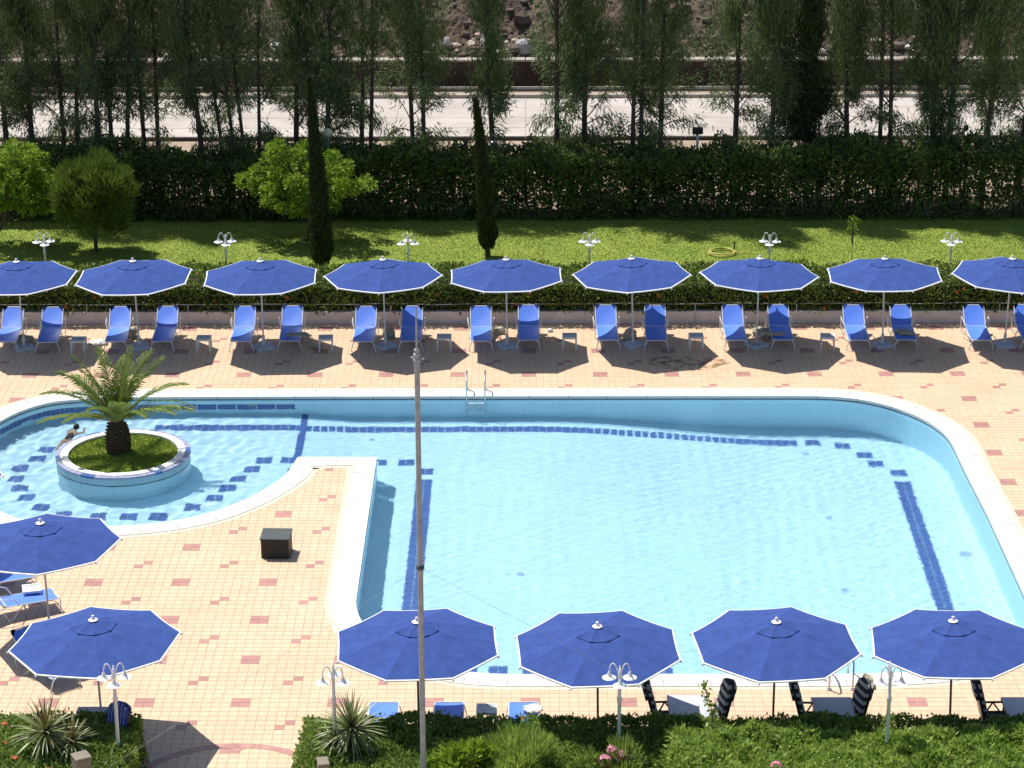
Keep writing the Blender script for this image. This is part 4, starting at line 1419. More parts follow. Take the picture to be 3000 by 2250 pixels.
gr = empty('guard_rail', (0, YR1 + .55, 0))
MB().box((0, 0, .34), (60, .05, .10), bev=.01).build('rail', M['kerb'], gr)
for k in range(24): MB().box((-29 + 2.5 * k, 0, .17), (.07, .07, .34)).build('post', M['kerb'], gr)
tag(gr, 'low pale guard rail behind the road, below the rubble slope', 'guard rail')

# ================================================================== RETAINING WALL, HILLSIDE, RUBBLE
YWALL = float(P(1500, 262)[1]) + .2
HW = float(height_at(0, YWALL, 180))
rw = empty('retaining_wall', (0, YWALL, 0))
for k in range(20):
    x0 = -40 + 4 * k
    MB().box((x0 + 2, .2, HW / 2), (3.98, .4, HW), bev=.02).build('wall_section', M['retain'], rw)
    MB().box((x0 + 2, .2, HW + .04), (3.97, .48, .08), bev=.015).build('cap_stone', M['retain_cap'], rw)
tag(rw, 'dark retaining wall with a pale cap below the rubble slope', 'wall')


def hz_(x, y):
    t = np.maximum(0, y - YWALL - .4)
    z = HW + .02 + .42 * t + .30 * np.minimum(t, 3) / 3
    a = np.minimum(1, t / 1.2)
    z = z + a * (.35 * bumpf(x, y, 0, .35, 1) + .22 * bumpf(x, y, 0, .9, 4) + .12 * bumpf(x, y, 0, 2.3, 9) + .06 * bumpf(x, y, 0, 5.1, 2))
    return z


xs = np.arange(-26, 26.01, .16); ys = YWALL + .35 + np.concatenate([np.arange(0, 16, .16), np.arange(16, 60, 1.0)])
X, Y = np.meshgrid(xs, ys)
Z = hz_(X, Y) + rng.normal(0, .035, X.shape) * (Y > YWALL + .8)
ny, nx = X.shape
idg = np.arange(nx * ny).reshape(ny, nx)
F = np.stack([idg[:-1, :-1].ravel(), idg[:-1, 1:].ravel(), idg[1:, 1:].ravel(), idg[1:, :-1].ravel()], 1)
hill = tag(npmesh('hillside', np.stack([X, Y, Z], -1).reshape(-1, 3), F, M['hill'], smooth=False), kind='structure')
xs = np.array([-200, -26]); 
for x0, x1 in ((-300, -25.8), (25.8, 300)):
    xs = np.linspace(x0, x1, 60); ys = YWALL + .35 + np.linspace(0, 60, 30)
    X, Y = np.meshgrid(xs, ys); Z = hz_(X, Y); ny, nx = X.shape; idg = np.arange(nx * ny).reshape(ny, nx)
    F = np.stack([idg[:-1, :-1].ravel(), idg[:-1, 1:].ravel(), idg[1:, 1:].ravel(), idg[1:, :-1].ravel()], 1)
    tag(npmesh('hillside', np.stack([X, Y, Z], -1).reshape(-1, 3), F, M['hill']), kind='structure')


def PH(u, v):
    """point of the slope seen at (u, v)"""
    z = HW + .5
    for _ in range(40):
        p = P(u, v, z)
        z += .5 * (float(hz_(p[0], p[1])) - z)
    return P(u, v, z)


def ico(seed, sx, sy, sz, rough=.22, sub=1):
    bm = bmesh.new(); bmesh.ops.create_icosphere(bm, subdivisions=sub, radius=1)
    r = random.Random(seed)
    ex = r.uniform(0.95, 1.45)
    for v in bm.verts:
        k = 1 + r.uniform(-rough, rough)
        c = v.co
        c = Vector([math.copysign(abs(q) ** (1 / ex), q) for q in c]) * k
        v.co = Vector((c.x * sx, c.y * sy, c.z * sz))
    out = [tuple(v.co) for v in bm.verts], [tuple(q.index for q in f.verts) for f in bm.faces]
    bm.free(); return out


# loose stones, by the thousand
V_, F_, MI = [], [], []
shapes = [ico(s, 1, 1, .7) for s in range(8)]
nv = 0
for k in range(5200):
    x = rng.uniform(-17, 17); y = YWALL + .5 + rng.uniform(0, 1) ** 1.3 * 9
    s = .042 * math.exp(rng.normal(0, .7))
    if y < YWALL + 1.6: s *= 1.25
    sv, sf = shapes[k % 8]
    a = rng.uniform(0, 6.28); c, s_ = math.cos(a), math.sin(a)
    z = float(hz_(x, y))
    sv = np.array(sv); q = np.stack([sv[:, 0] * c - sv[:, 1] * s_, sv[:, 0] * s_ + sv[:, 1] * c, sv[:, 2]], 1) * s * rng.uniform(.7, 1.3, 3) + [x, y, z + s * .3]
    V_.append(q); F_.append(np.array(sf) + nv); nv += len(q)
    light = rng.random() < (.20 if y < YWALL + 1.6 else .10)
    MI += [0 if light else 1] * len(sf)
tag(npmesh('loose_rubble', np.concatenate(V_), np.concatenate(F_), [M['stone'], M['stone_dark']], mi=MI), kind='stuff')

BO = [(618, 82, 48, 50, 'w', 'largest pale broken slab high among the left trees'), (640, 66, 18, 22, 'w', 'small pale block atop the largest slab at the left'), (518, 150, 36, 34, 'w', 'pale stone left of the single thin tree'),
      (560, 165, 26, 14, 'w', 'flat pale stone low beside the single thin tree'), (637, 168, 40, 22, 'w', 'pale stone low right of the single thin tree'), (618, 132, 24, 16, 's', 'small stone below the largest pale slab'),
      (806, 130, 40, 22, 'w', 'pinkish stone heap left of the narrow dark cypress top'), (856, 143, 42, 26, 'w', 'pale stone under the thin lying beam'), (826, 155, 34, 18, 's', 'brown stone beside the pale one under the beam'),
      (884, 162, 26, 18, 's', 'small brown stone right under the lying beam'), (1424, 118, 44, 44, 'w', 'tilted tan concrete block left of the round grey boulder'), (1537, 132, 60, 50, 'g', 'round grey boulder with pale scratches on the rubble slope'),
      (1508, 118, 24, 22, 's', 'tan stone left above the grey boulder'), (1490, 146, 36, 24, 'w', 'pale stone touching the grey boulder on its left'), (1456, 150, 36, 18, 'w', 'pale low stone below the tilted tan block'),
      (1483, 122, 14, 14, 'w', 'little white stone between tilted block and grey boulder'), (1382, 127, 36, 18, 's', 'long dark stone leaning left of the tilted block'), (1338, 132, 30, 24, 's', 'brown stone furthest left of the middle rubble heap'),
      (1310, 118, 18, 26, 'g', 'upright grey stone left of the middle rubble heap'), (1686, 150, 18, 20, 'w', 'tan stone between the two middle tall trees'), (2452, 114, 44, 34, 'w', 'large pale stone right of the dark narrow tree'),
      (2408, 148, 30, 20, 'w', 'reddish pale stone low right of the dark narrow tree'), (2400, 128, 34, 12, 's', 'flat stone above the reddish one'), (2684, 106, 58, 14, 'w', 'flat pale slab lying between two right tall trees'),
      (2700, 128, 32, 18, 's', 'brown stone under the flat pale slab at the right'), (2660, 136, 20, 14, 'w', 'pale small stone under the flat slab, left side'), (2850, 98, 28, 30, 's', 'tan stone among the rightmost trees'),
      (2846, 140, 20, 20, 'w', 'yellowish stone low among the rightmost trees'), (2032, 32, 16, 14, 'w', 'little white block high on the slope, centre right'), (2252, 74, 9, 16, 'w', 'small upright white chip on the slope'),
      (2620, 6, 16, 14, 'w', 'white chip at the very top of the photo'), (112, 80, 18, 20, 'w', 'pale stone among the leftmost trees'), (136, 92, 14, 20, 'w', 'small pale stone among the leftmost trees, right one'), (98, 108, 22, 26, 'w', 'lower pale stone among the leftmost trees'),
      (2290, 134, 30, 10, 'w', 'thin pale stone left of the dark narrow tree')]
for k, (u, v, w, h_, c, lb) in enumerate(BO):
    p = PH(u, v + h_ * .3)
    s = w / 2 / 74.0; sz = h_ / 2 / 70.0
    vs, fs = ico(100 + k, s, (s + sz) / 2, sz, .26 if c != 'g' else .1, 1 if c != 'g' else 2)
    m_ = {'w': M['stone_white'], 's': M['stone'], 'g': M['stone_grey']}[c]
    o = MB().add(vs, fs).build('boulder', m_, loc=(p[0], p[1], p[2] + sz * .3))
    o.rotation_euler = (rnd.uniform(-.3, .3), rnd.uniform(-.25, .25), rnd.uniform(0, 3))
    tag(o, lb, 'boulder', 'boulders on the rubble slope')
p0, p1 = PH(825, 108), PH(1012, 116)
mid = (p0 + p1) / 2
o = MB().tube([p0 + [0, -.1, .15] - mid, p1 + [0, -.1, .15] - mid], .05, 6).build('timber_beam', M['kerb'], loc=mid)
tag(o, 'thin pale beam lying on the rubble behind the left trees', 'beam')


# ================================================================== TREES OF THE ROW
def feather_tree(u, H, r_max, seed, label, lean=0.0, stems=1, h0=2.6, Y=85.6, n_br=70, dens=1.0, m=None, name='feathery_tree', rtop=.28, low_hang=1.0):
    m = m or M['needle']
    g = np.random.default_rng(seed)
    q = P(u, 1125, 0)
    x = float(P(u, height_v(Y), 0)[0])
    root = empty(name, (x, Y, 0))
    trunks = MB(); limbs = MB()
    axes = []
    for s in range(stems):
        ox = (s - (stems - 1) / 2) * .35 + g.uniform(-.06, .06); ang = g.uniform(-.03, .03) + (s - (stems - 1) / 2) * .035
        pts = []
        for i in range(9):
            t = i / 8
            pts.append((ox + lean * t + ang * H * t + .10 * math.sin(3 * t + seed), g.uniform(-.04, .04) + .08 * math.sin(4 * t + seed), H * t))
        trunks.tube(pts, [.10 * (1 - .85 * i / 8) / (stems ** .35) + .012 for i in range(9)], 7)
        axes.append(np.array(pts))
    trunks.build('trunk', M['bark'], root, smooth=True)
    PP, DD, LL = [], [], []
    lops = g.uniform(0, 6.28, 4)
    for b in range(int(n_br * 1.35 * stems ** .35)):
        ax = axes[b % stems]
        t = g.uniform(0, 1) ** .9
        h = h0 * .62 + (H - h0 * .62) * t
        f = h / H * 8; k = min(7, int(f)); base = ax[k] + (ax[k + 1] - ax[k]) * (f - k)
        az = g.uniform(0, 2 * np.pi)
        hh = max(0, (h - h0 * .6) / (H - h0 * .6))
        prof = (min(1, .45 + hh * 3.0)) * (1 - hh ** 1.6 * (1 - rtop)) * (1 + .28 * math.sin(az * 2 + lops[0] + h) + .15 * math.sin(h * 2.1 + lops[1]))
        ln = r_max * 1.42 * prof * g.uniform(.6, 1.2)
        el = math.radians(g.uniform(28, 62)) if hh > .12 else math.radians(g.uniform(-10, 30))
        n = 7
        p = base.copy(); e = el
        br = [p.copy()]
        for i in range(n):
            d = np.array([math.cos(e) * math.cos(az), math.cos(e) * math.sin(az), math.sin(e)])
            p = p + d * ln / n / max(.5, math.cos(el))
            e += (.06 if hh > .15 else -.16)
            br.append(p.copy())
        if b % 2 == 0 or hh < .2:
            limbs.tube(br[:6], [.022 * (1 - i / 7) + .005 for i in range(6)], 4, cap=False)
        brn = np.array(br)
        nt = int(185 * dens * (.45 + ln / r_max * .6))
        tt = g.uniform(.22, 1.02, nt) ** .8 * n
        kk = np.clip(tt.astype(int), 0, n - 1)
        pos = brn[kk] + (brn[kk + 1] - brn[kk]) * (tt - kk)[:, None] + g.normal(0, .10, (nt, 3)) * (1 + .8 * (tt / n))[:, None]
        dr = unit(brn[kk + 1] - brn[kk])
        if hh > .28:
            d = unit(dr * .9 + np.array([0, 0, .85]) + g.normal(0, .33, (nt, 3)))
        else:
            d = unit(dr * .5 + np.array([0, 0, -.75 * low_hang]) + g.normal(0, .35, (nt, 3)))
        PP.append(pos); DD.append(d); LL.append(g.uniform(.11, .29, nt) * (1.1 if hh < .28 else 1))
    # leading shoots
    for ax in axes:
        nt = int(380 * dens)
        tt = g.uniform(.45, 1.0, nt); f = tt * 8; kk = np.clip(f.astype(int), 0, 7)
        pos = ax[kk] + (ax[kk + 1] - ax[kk]) * (f - kk)[:, None] + g.normal(0, .07, (nt, 3))
        PP.append(pos); DD.append(unit(np.array([0, 0, 1.2]) + g.normal(0, .45, (nt, 3)))); LL.append(g.uniform(.18, .4, nt))
    limbs.build('limb', M['bark'], root)['kind'] = 'stuff'
    PP = np.concatenate(PP); DD = np.concatenate(DD); LL = np.concatenate(LL)
    wd = unit(np.cross(DD, g.normal(0, 1, DD.shape)))
    V, F = leaf_quads(PP, DD, wd, LL, .036)
    o = npmesh('crown', V, F, m, root, tone=np.repeat(g.uniform(0, 1, len(PP)), 4)); o['kind'] = 'stuff'
    return tag(root, label, 'tree', 'tall feathery trees between lawn and road')


def height_v(Y):
    """image row of the ground at distance Y on the middle column"""
    return float(project(np.array([0, Y, 0.]))[1])


s_ = 1.356
TR = [(20, 11.5, 1.05, 0, 1, 'feathery dark tree cut by the left photo edge'), (78, 12.0, .85, 0, 1, 'slender feathery tree second from the left edge'), (165, 12.2, 1.15, .1, 2, 'broad feathery tree behind the round green shrub'),
      (228, 11.6, .95, 0, 1, 'feathery tree in the dense left clump, its middle one'), (262, 12.3, 1.0, .2, 2, 'feathery tree in the dense left clump, right of its middle'), (325, 11.4, 1.05, -.1, 2, 'feathery tree at the right end of the dense left clump'),
      (440, 10.0, .62, -.2, 1, 'thin single feathery tree standing free before the road'), (528, 10.8, 1.15, -.5, 4, 'many-stemmed feathery tree right of the thin single one'), (648, 9.0, .80, .25, 1, 'small feathery tree left of the dark cypress'),
      (715, 9.4, .8, .1, 1, 'feathery tree directly behind the cream globe lamp'), (790, 9.6, .85, .1, 2, 'sparse tree with two bare thin trunks before the road'), (900, 11.6, 1.15, -.1, 2, 'feathery tree with hanging lower branches left of the slim cypress'),
      (1062, 7.9, .62, -.2, 1, 'short light feathery tree behind the slim cypress'), (1205, 12.0, 1.15, .05, 1, 'feathery tree with a long bare side branch, right of the globe lamp'), (1268, 11.2, .85, .1, 1, 'dark slim feathery tree just left of the pair of trunks'),
      (1378, 12.4, 1.3, 0, 2, 'broad feathery tree showing two parallel trunks'), (1425, 10.6, .9, .2, 1, 'feathery tree behind the broad two-trunk one, to its right'), (1580, 12.0, 1.3, 0, 1, 'thick-trunked feathery tree right of the floodlight post'),
      (1655, 10.2, .8, .1, 1, 'feathery tree close right of the thick-trunked one'), (1905, 12.4, 1.25, -.05, 2, 'feathery tree with a double trunk above the right lawn'), (1835, 10.4, .8, -.1, 1, 'smaller feathery tree left of the double-trunk one'),
      (2048, 12.4, 1.05, .0, 1, 'tall feathery tree with a straight dark trunk, third from the right'), (2120, 11.0, 1.0, .35, 1, 'leaning feathery tree second from the right edge'), (2195, 11.6, .95, .1, 1, 'feathery tree cut by the right photo edge'), (2000, 8.8, .7, 0, 1, 'low feathery tree filling the gap near the right pair')]
for k, (u2, H, r, lean, st_, lb) in enumerate(TR):
    bare = 'bare thin trunks' in lb
    feather_tree(u2 * s_, H + 1.0, r, 40 + k, lb, lean=lean, stems=st_, h0=4.4 if bare else (2.8 if 'thin single' in lb else 1.7), Y=85.0 + (k % 3) * .45, n_br=34 if bare else (52 if r < .7 else 74), dens=.8 if bare else 1.0)
feather_tree(1738 * s_, 9.6, .50, 90, 'narrow dense dark tree between two wide feathery ones', h0=1.6, Y=85.4, n_br=100, dens=1.4, m=M['cypress'], rtop=.12)

# ================================================================== GARDEN TREES AND SHRUBS
def cypress(u, vbase, utop, vtop, wid, n, seed, label):
    p = P(u, vbase, 0)
    g = np.random.default_rng(seed)
    root = empty('cypress_tree', p)
    H = height_at(p[0], p[1], vtop)
    tx = P(utop, vtop, H)[0] - p[0]
    MB().tube([(0, 0, 0), (tx * .25, 0, H * .5), (tx * .8, 0, H * .9)], [.09, .05, .02], 7).build('trunk', M['bark'], root)
    t = g.uniform(0, 1, n) ** .9
    prof = np.minimum(1, (t * 9 + .35)) ** .6 * (1 - t ** 2.2) ** .75 * (1 - .58 * t)
    az = g.uniform(0, 2 * np.pi, n)
    r = wid * prof * (.72 + .28 * g.uniform(0, 1, n) ** .4) * (1 + .13 * np.sin(3 * az + 7 * t * H + seed) + .10 * np.sin(5 * az - 11 * t * H))
    X = r * np.cos(az) + tx * t ** 1.5; Y = r * np.sin(az); Z = .25 + t * (H - .25)
    pos = np.stack([X, Y, Z], 1)
    d = unit(np.stack([np.cos(az) * .35, np.sin(az) * .35, np.full(n, 1.0)], 1) + g.normal(0, .25, (n, 3)))
    V, F = leaf_quads(pos, d, unit(np.cross(d, g.normal(0, 1, (n, 3)))), g.uniform(.10, .22, n), .035)
    o = npmesh('crown', V, F, M['cypress'], root, tone=np.repeat(g.uniform(0, 1, n), 4)); o['kind'] = 'stuff'
    # inner body
    prof2 = []
    for i in range(13):
        q = i / 12
        rr = wid * min(1, q * 9 + .35) ** .6 * max(.0, 1 - q ** 2.2) ** .75 * (1 - .58 * q) * .72
        prof2.append((max(rr, .004), .3 + q * (H - .5)))
    mb = MB().lathe(prof2, 12)
    mb.v = [(x + tx * (max(0, z) / H) ** 1.5, y, z) for x, y, z in mb.v]
    mb.build('inner_branches', M['core'], root, smooth=True)
    return tag(root, label, 'cypress')


cypress(697 * s_, 800, 668 * s_, 232, .33, 14000, 3, 'tall dark columnar cypress in front of the bright green tree')
cypress(1054 * s_, 752, 1027 * s_, 297, .28, 11000, 4, 'slim leaning columnar cypress beside the white globe lamp')


def clump_tree(name, p, H, crown_c, crown_r, n_cl, n_leaf, leafs, m, seed, label, cat='tree', up=.3, cl_r=.32, trunk_r=.07, trunk_lean=(0, 0), hollow=.55):
    g = np.random.default_rng(seed)
    root = empty(name, p)
    cc = np.array(crown_c)
    MB().tube([(trunk_lean[0], trunk_lean[1], 0), (cc[0] * .4 + trunk_lean[0] * .4, cc[1] * .4, cc[2] * .45), (cc[0], cc[1], cc[2])], [trunk_r, trunk_r * .8, trunk_r * .4], 8).build('trunk', M['bark'], root, smooth=True)
    lm = MB(); PP = []; DD = []
    for k in range(n_cl):
        d = unit(g.normal(0, 1, 3)); d[2] = d[2] * .9 + .12
        rr = hollow + (1 - hollow) * g.uniform(0, 1) ** .5
        c = cc + d * np.array(crown_r) * rr * (1 + .14 * math.sin(4 * d[0] + 3 * d[2] * 2 + seed))
        if k % 3 == 0:
            a = cc * np.array([.8, .8, .62]); lm.tube([tuple(a), tuple((a + c) / 2 + [0, 0, .06]), tuple(c)], [.03, .02, .008], 4, cap=False)
        n = n_leaf // n_cl
        q = unit(g.normal(0, 1, (n, 3))); rad = cl_r * g.uniform(.35, 1, n) ** .6 * g.uniform(.7, 1.3)
        PP.append(c + q * rad[:, None] * [1, 1, .8]); DD.append(unit(q * .7 + d * .4 + [0, 0, up] + g.normal(0, .35, (n, 3))))
    lm.build('limb', M['bark'], root)['kind'] = 'stuff'
    PP = np.concatenate(PP); DD = np.concatenate(DD); n = len(PP)
    V, F = leaf_quads(PP, DD, unit(np.cross(DD, g.normal(0, 1, (n, 3)))), leafs[0] * g.uniform(.7, 1.3, n), leafs[1])
    o = npmesh('crown', V, F, m, root, tone=np.repeat(g.uniform(0, 1, n), 4)); o['kind'] = 'stuff'
    return tag(root, label, cat)


p = P(672 * s_ - 6, 706, 0)
clump_tree('bright_leaf_tree', p, 3.2, (0, 0, 1.95), (1.85, 1.2, 1.32), 120, 14000, (.13, .07), M['citrus'], 5, 'bright yellow-green leafy tree behind the tall dark cypress', up=.05, cl_r=.25, hollow=.25)
p = P(30 * s_, 722, 0)
clump_tree('bright_leaf_tree', p, 3.2, (.1, .3, 2.0), (1.45, 1.1, 1.25), 100, 12000, (.13, .07), M['citrus'], 8, 'bright green leafy tree with a leaning trunk at the left photo edge', up=.05, cl_r=.26, hollow=.25, trunk_lean=(-.75, -.1))
p = P(208 * s_, 739, 0)
clump_tree('round_pine_shrub', p, 3.2, (0, 0, 1.75), (1.22, 1.0, 1.30), 95, 24000, (.30, .030), M['pine'], 9, 'round feathery green shrub tree on the left lawn', up=1.1, cl_r=.30, hollow=.35)
p = P(1840 * s_, 760, 0)
clump_tree('sapling', p, 1.5, (0, 0, .85), (.18, .18, .5), 10, 170, (.07, .04), M['citrus'], 12, 'thin young sapling on the lawn between two right garden lamps', cat='sapling', cl_r=.12, trunk_r=.012)

# globe lamps and floodlight
def globe(u, v, r_px, Y, m, label):
    x = float(P(u, v, 3.)[0]); 
    z = height_at(P(u, v, 3.)[0] * 1.0, Y, v)
    q = P(u, v, z)
    root = empty('globe_lamp', (q[0], Y, 0))
    R = r_px / 88
    MB().tube([(0, 0, 0), (0, 0, z - R)], .04, 8).build('pole', M['white'], root, smooth=True)
    MB().lathe([(.06, z - R * 1.15), (.09, z - R * .95), (.07, z - R * .85)], 12).build('collar', M['pole'], root)
    n = 12
    MB().lathe([(max(.002, R * math.sin(math.pi * i / n)), z - R * math.cos(math.pi * i / n)) for i in range(n + 1)], 20).build('globe', m, root, smooth='all')
    return tag(root, label, 'globe lamp')


globe(960, 390, 15.5, 83.9, M['globe_cream'], 'cream globe lamp just right of the tall dark cypress')
globe(1445, 425, 13.5, 84.9, M['globe'], 'white globe lamp just right of the slim cypress')
Y = 84.55
z1 = height_at(4.8, Y, 384); q = P(2044, 384, z1)
root = empty('floodlight_post', (q[0], Y, 0))
MB().tube([(0, 0, 0), (0, 0, z1 - .12)], [.05, .045], 8).build('pole', M['white'], root, smooth=True)
MB().tube([(0, 0, z1 - .14), (0, 0, z1 - .02)], .03, 8).build('bracket', M['black'], root)
MB().box((0, -.02, z1 + .02), (.36, .16, .22), bev=.02).build('lamp_housing', M['black'], root)
tag(root, 'white post carrying a black box floodlight in front of the tall hedge', 'floodlight')

# ================================================================== FRONT PLANTING
xl0, xl1 = -13.5, float(P(420, 2120, .6)[0])
fl_l = hedge('front_hedge', xl0, xl1, 42.0, 45.45, 0, .88, 42000, M['hedge_front'], 'left front hedge with orange flowers around a white lamp', 'hedge', leaf=(.085, .05), amp=.09, seed=3, flowers=(M['orange'], 34, .13), faces=(.8, .3, .3, .35), z_var=.03)
xm0, xm1 = float(P(898, 2120, .6)[0]), 12.0
fl_m = hedge('front_hedge', xm0, xm1, 42.0, 45.35, 0, .86, 110000, M['hedge_front'], 'long front hedge with a few orange flowers along the bottom of the photo', 'hedge', leaf=(.085, .05), amp=.10, seed=6, flowers=(M['orange'], 46, .10), faces=(.8, .12, .22, .2), z_var=.03)
hedge('leafy_shrub', float(P(1960, 2180, 1)[0]), 12.2, 41.3, 44.35, 0, 1.12, 80000, M['shrub'], 'broad light green shrub mass in front of the hedge at the lower right', 'shrub', leaf=(.13, .055), amp=.17, seed=9, faces=(.9, .1, .3, .2), z_var=.12, density_jit=.09)


def bush(name, u, v, z, rx, rz_, n, leafs, m, seed, label, up=.5, cat='shrub', ncl=24, clr=.2):
    q = P(u, v, z)
    return clump_tree(name, (q[0], q[1], 0), z, (0, 0, z), (rx, rx, rz_), ncl, n, leafs, m, seed, label, cat=cat, up=up, cl_r=clr, trunk_r=.03, hollow=.3)


bush('pale_leaf_shrub', 1352, 2235, 1.0, .52, .35, 1500, (.16, .075), M['citrus'], 21, 'pale green leafy shrub at the bottom edge right of the tall pole', ncl=18, clr=.17)
bush('grassy_shrub', 1535, 2232, 1.0, .60, .40, 5200, (.26, .022), M['shrub'], 22, 'fine-leaved grassy shrub at the bottom edge', up=1.2, ncl=26)
bush('oleander', 1800, 2250, 1.0, .50, .35, 2600, (.20, .03), M['hedge_front'], 23, 'oleander with pink flowers at the bottom edge', up=.9, ncl=20)
ole = bpy.data.objects['oleander']
fb = MB()
for i in range(5):
    a = i * 2 * math.pi / 5
    fb.add([(0, 0, 0), (.03 * math.cos(a - .5), .03 * math.sin(a - .5), .012), (.05 * math.cos(a), .05 * math.sin(a), .01), (.03 * math.cos(a + .5), .03 * math.sin(a + .5), .012)], [(0, 1, 2, 3)])
fme = bpy.data.meshes.new('flower'); fme.from_pydata(fb.v, [], fb.f); fme.materials.append(M['pink'])
for c, cnt in (((-.18, -.02, 1.18), 30), ((.12, 0, 1.26), 34), ((-.02, .1, 1.34), 18), ((.3, .05, 1.16), 10)):
    for i in range(cnt):
        d = rand_dirs(1, .4)[0]
        fo = link('flower', fme, ole, (c[0] + d[0] * .11, c[1] + d[1] * .11, c[2] + d[2] * .09))
        fo.rotation_euler = Vector(d).to_track_quat('Z', 'Y').to_euler()
q = P(2275, 2245, 1.25)
root = empty('flower_spray', (q[0], q[1], 0))
MB().tube([(0, 0, .6), (0, 0, 1.22)], .012, 5).build('stem', M['green_pipe'], root)
for i in range(22):
    d = rand_dirs(1, .4)[0]
    fo = link('flower', fme, root, (d[0] * .10, d[1] * .10, 1.25 + d[2] * .08)); fo.rotation_euler = Vector(d).to_track_quat('Z', 'Y').to_euler()
tag(root, 'small pink flower spray poking from the light shrub at the bottom edge', 'flower')
# thin shoot above the hedge
q = P(2090, 2140, .9)
root = empty('thin_shoot', (q[0], q[1], 0))
zt_ = height_at(q[0], q[1], 2000)
pts = [(0, 0, .3), (.02, 0, .9), (-.06, 0, (zt_ + .9) / 2), (-.22, 0, zt_)]
MB().tube(pts, .010, 5).build('stem', M['green_pipe'], root)
A = np.array(pts)
PP = []; DD = []
for i in range(120):
    t = rng.uniform(0.9, 3); k = min(2, int(t)); a = A[k] + (A[k + 1] - A[k]) * (t - k)
    PP.append(a + rng.normal(0, .05, 3)); DD.append(rand_dirs(1, .4)[0])
PP = np.array(PP); DD = np.array(DD)
V, F = leaf_quads(PP, DD, unit(np.cross(DD, rand_dirs(len(PP)))), rng.uniform(.06, .12, len(PP)), .05)
npmesh('foliage', V, F, M['citrus'], root, tone=np.repeat(rng.uniform(0, 1, len(PP)), 4))['kind'] = 'stuff'
tag(root, 'thin leafy shoot rising above the shrub before the first recliner table', 'shoot')


def spiky(u, v, z, R, n, seed, label, heads=((0, 0, 0, 1.0),), m=None):
    g = random.Random(seed)
    q = P(u, v, z)
    root = empty('spiky_plant', (q[0], q[1], 0))
    MB().tube([(0, 0, 0), (0, 0, z)], [.07, .055], 8).build('stem', M['bark'], root, smooth=True)
    for hx, hy, hz2, sc_ in heads:
        if (hx, hy) != (0, 0): MB().tube([(0, 0, z * .55), (hx * .8, hy, z * .8), (hx, hy, z + hz2)], [.05, .045, .04], 6).build('stem', M['bark'], root)
        nn = int(n * sc_)
        for i in range(nn):
            t = (i + .5) / nn
            az = i * 2.39996 + g.uniform(-.2, .2)
            el = math.radians(86 - 112 * t ** .85 + g.uniform(-7, 7))
            ln = R * sc_ * g.uniform(.82, 1.08)
            bend = .35 + .55 * t
            w = .026 * g.uniform(.85, 1.15)
            vs = []; pos = Vector((0, 0, 0)); e = el
            side = Vector((-math.sin(az), math.cos(az), 0))
            K = 5
            for k in range(K + 1):
                s = k / K
                ww = w * (1 - s) ** .6 * (0.7 + 1.2 * s * (1 - s)) + .0015
                d = Vector((math.cos(e) * math.cos(az), math.cos(e) * math.sin(az), math.sin(e)))
                up = side.cross(d)
                vs += [pos - side * ww, pos + up * -ww * .35, pos + side * ww]
                pos = pos + d * ln / K; e -= bend / K
            fs = []
            for k in range(K):
                b = 3 * k
                fs += [(b, b + 1, b + 4, b + 3), (b + 1, b + 2, b + 5, b + 4)]
            mm = M['spike_red'] if (t < .16 and m == 'red') or g.random() < .07 else M['spike']
            o = MB().add(vs, fs).build('leaf', mm, root, smooth=True, loc=(hx, hy, z + hz2))
            a = o.data.attributes.new('tone', 'FLOAT', 'POINT'); a.data.foreach_set('value', np.full(len(vs), g.random(), np.float32))
    return tag(root, label, 'spiky plant', 'spiky plants in the front hedges')


spiky(134, 2150, 1.25, .80, 120, 1, 'reddish-tipped spiky plant growing through the left front hedge', heads=((0, 0, 0, 1.0), (.50, -.1, -.15, .72)), m='red')
spiky(1030, 2140, 1.25, .80, 140, 2, 'grey-green spiky plant at the left end of the long front hedge', heads=((0, 0, 0, 1.0), (-.35, -.1, -.25, .6)))


def pillar(u, v, w, label, lean):
    q = P(u, v, 1.5)
    root = empty('stone_pillar', (q[0], q[1] - .15, 0), lean)
    MB().box((0, 0, .73), (w, .3, 1.46), bev=.015).build('shaft', M['pillar'], root)
    MB().box((0, 0, 1.48), (w + .015, .315, .035), bev=.01).build('cap', M['pillar'], root)
    tag(root, label, 'pillar', 'beige pillars at the bottom edge')


pillar(241, 2200, .30, 'beige stone pillar beside the left spiky plant at the bottom edge', .5)
pillar(948, 2216, .20, 'beige stone pillar below the right spiky plant at the bottom edge', .2)

# ================================================================== TALL POLE WITH STAY WIRES
b = P(1243, 2400, 0)
X, Y = float(b[0]), float(b[1])
zt = height_at(X, Y, 895); zj = height_at(X, Y, 1030); zw = height_at(X, Y, 1662)
top = P(1219, 895, zt)
lx = top[0] - X
root = empty('flag_pole', (X, Y, 0))
MB().tube([(0, 0, 0), (lx * zj / zt, 0, zj)], [.053, .048], 12).build('lower_tube', M['galv'], root, smooth=True)
MB().tube([(lx * zj / zt, 0, zj - .1), (lx, 0, zt)], [.020, .016], 8).build('upper_rod', M['galv'], root, smooth=True)
cl = MB()
for z, r in ((zj - .24, .062), (zj - .16, .075), (zj - .06, .066), (zj + .02, .05)):
    cl.lathe([(r * .8, z - .03), (r, z - .015), (r, z + .015), (r * .8, z + .03)], 12, c=(lx * zj / zt, 0, 0))
cl.tube([(lx * zj / zt - .11, 0, zj - .11), (lx * zj / zt + .13, -.03, zj - .13)], .016, 6)
cl.build('clamp', M['galv'], root)
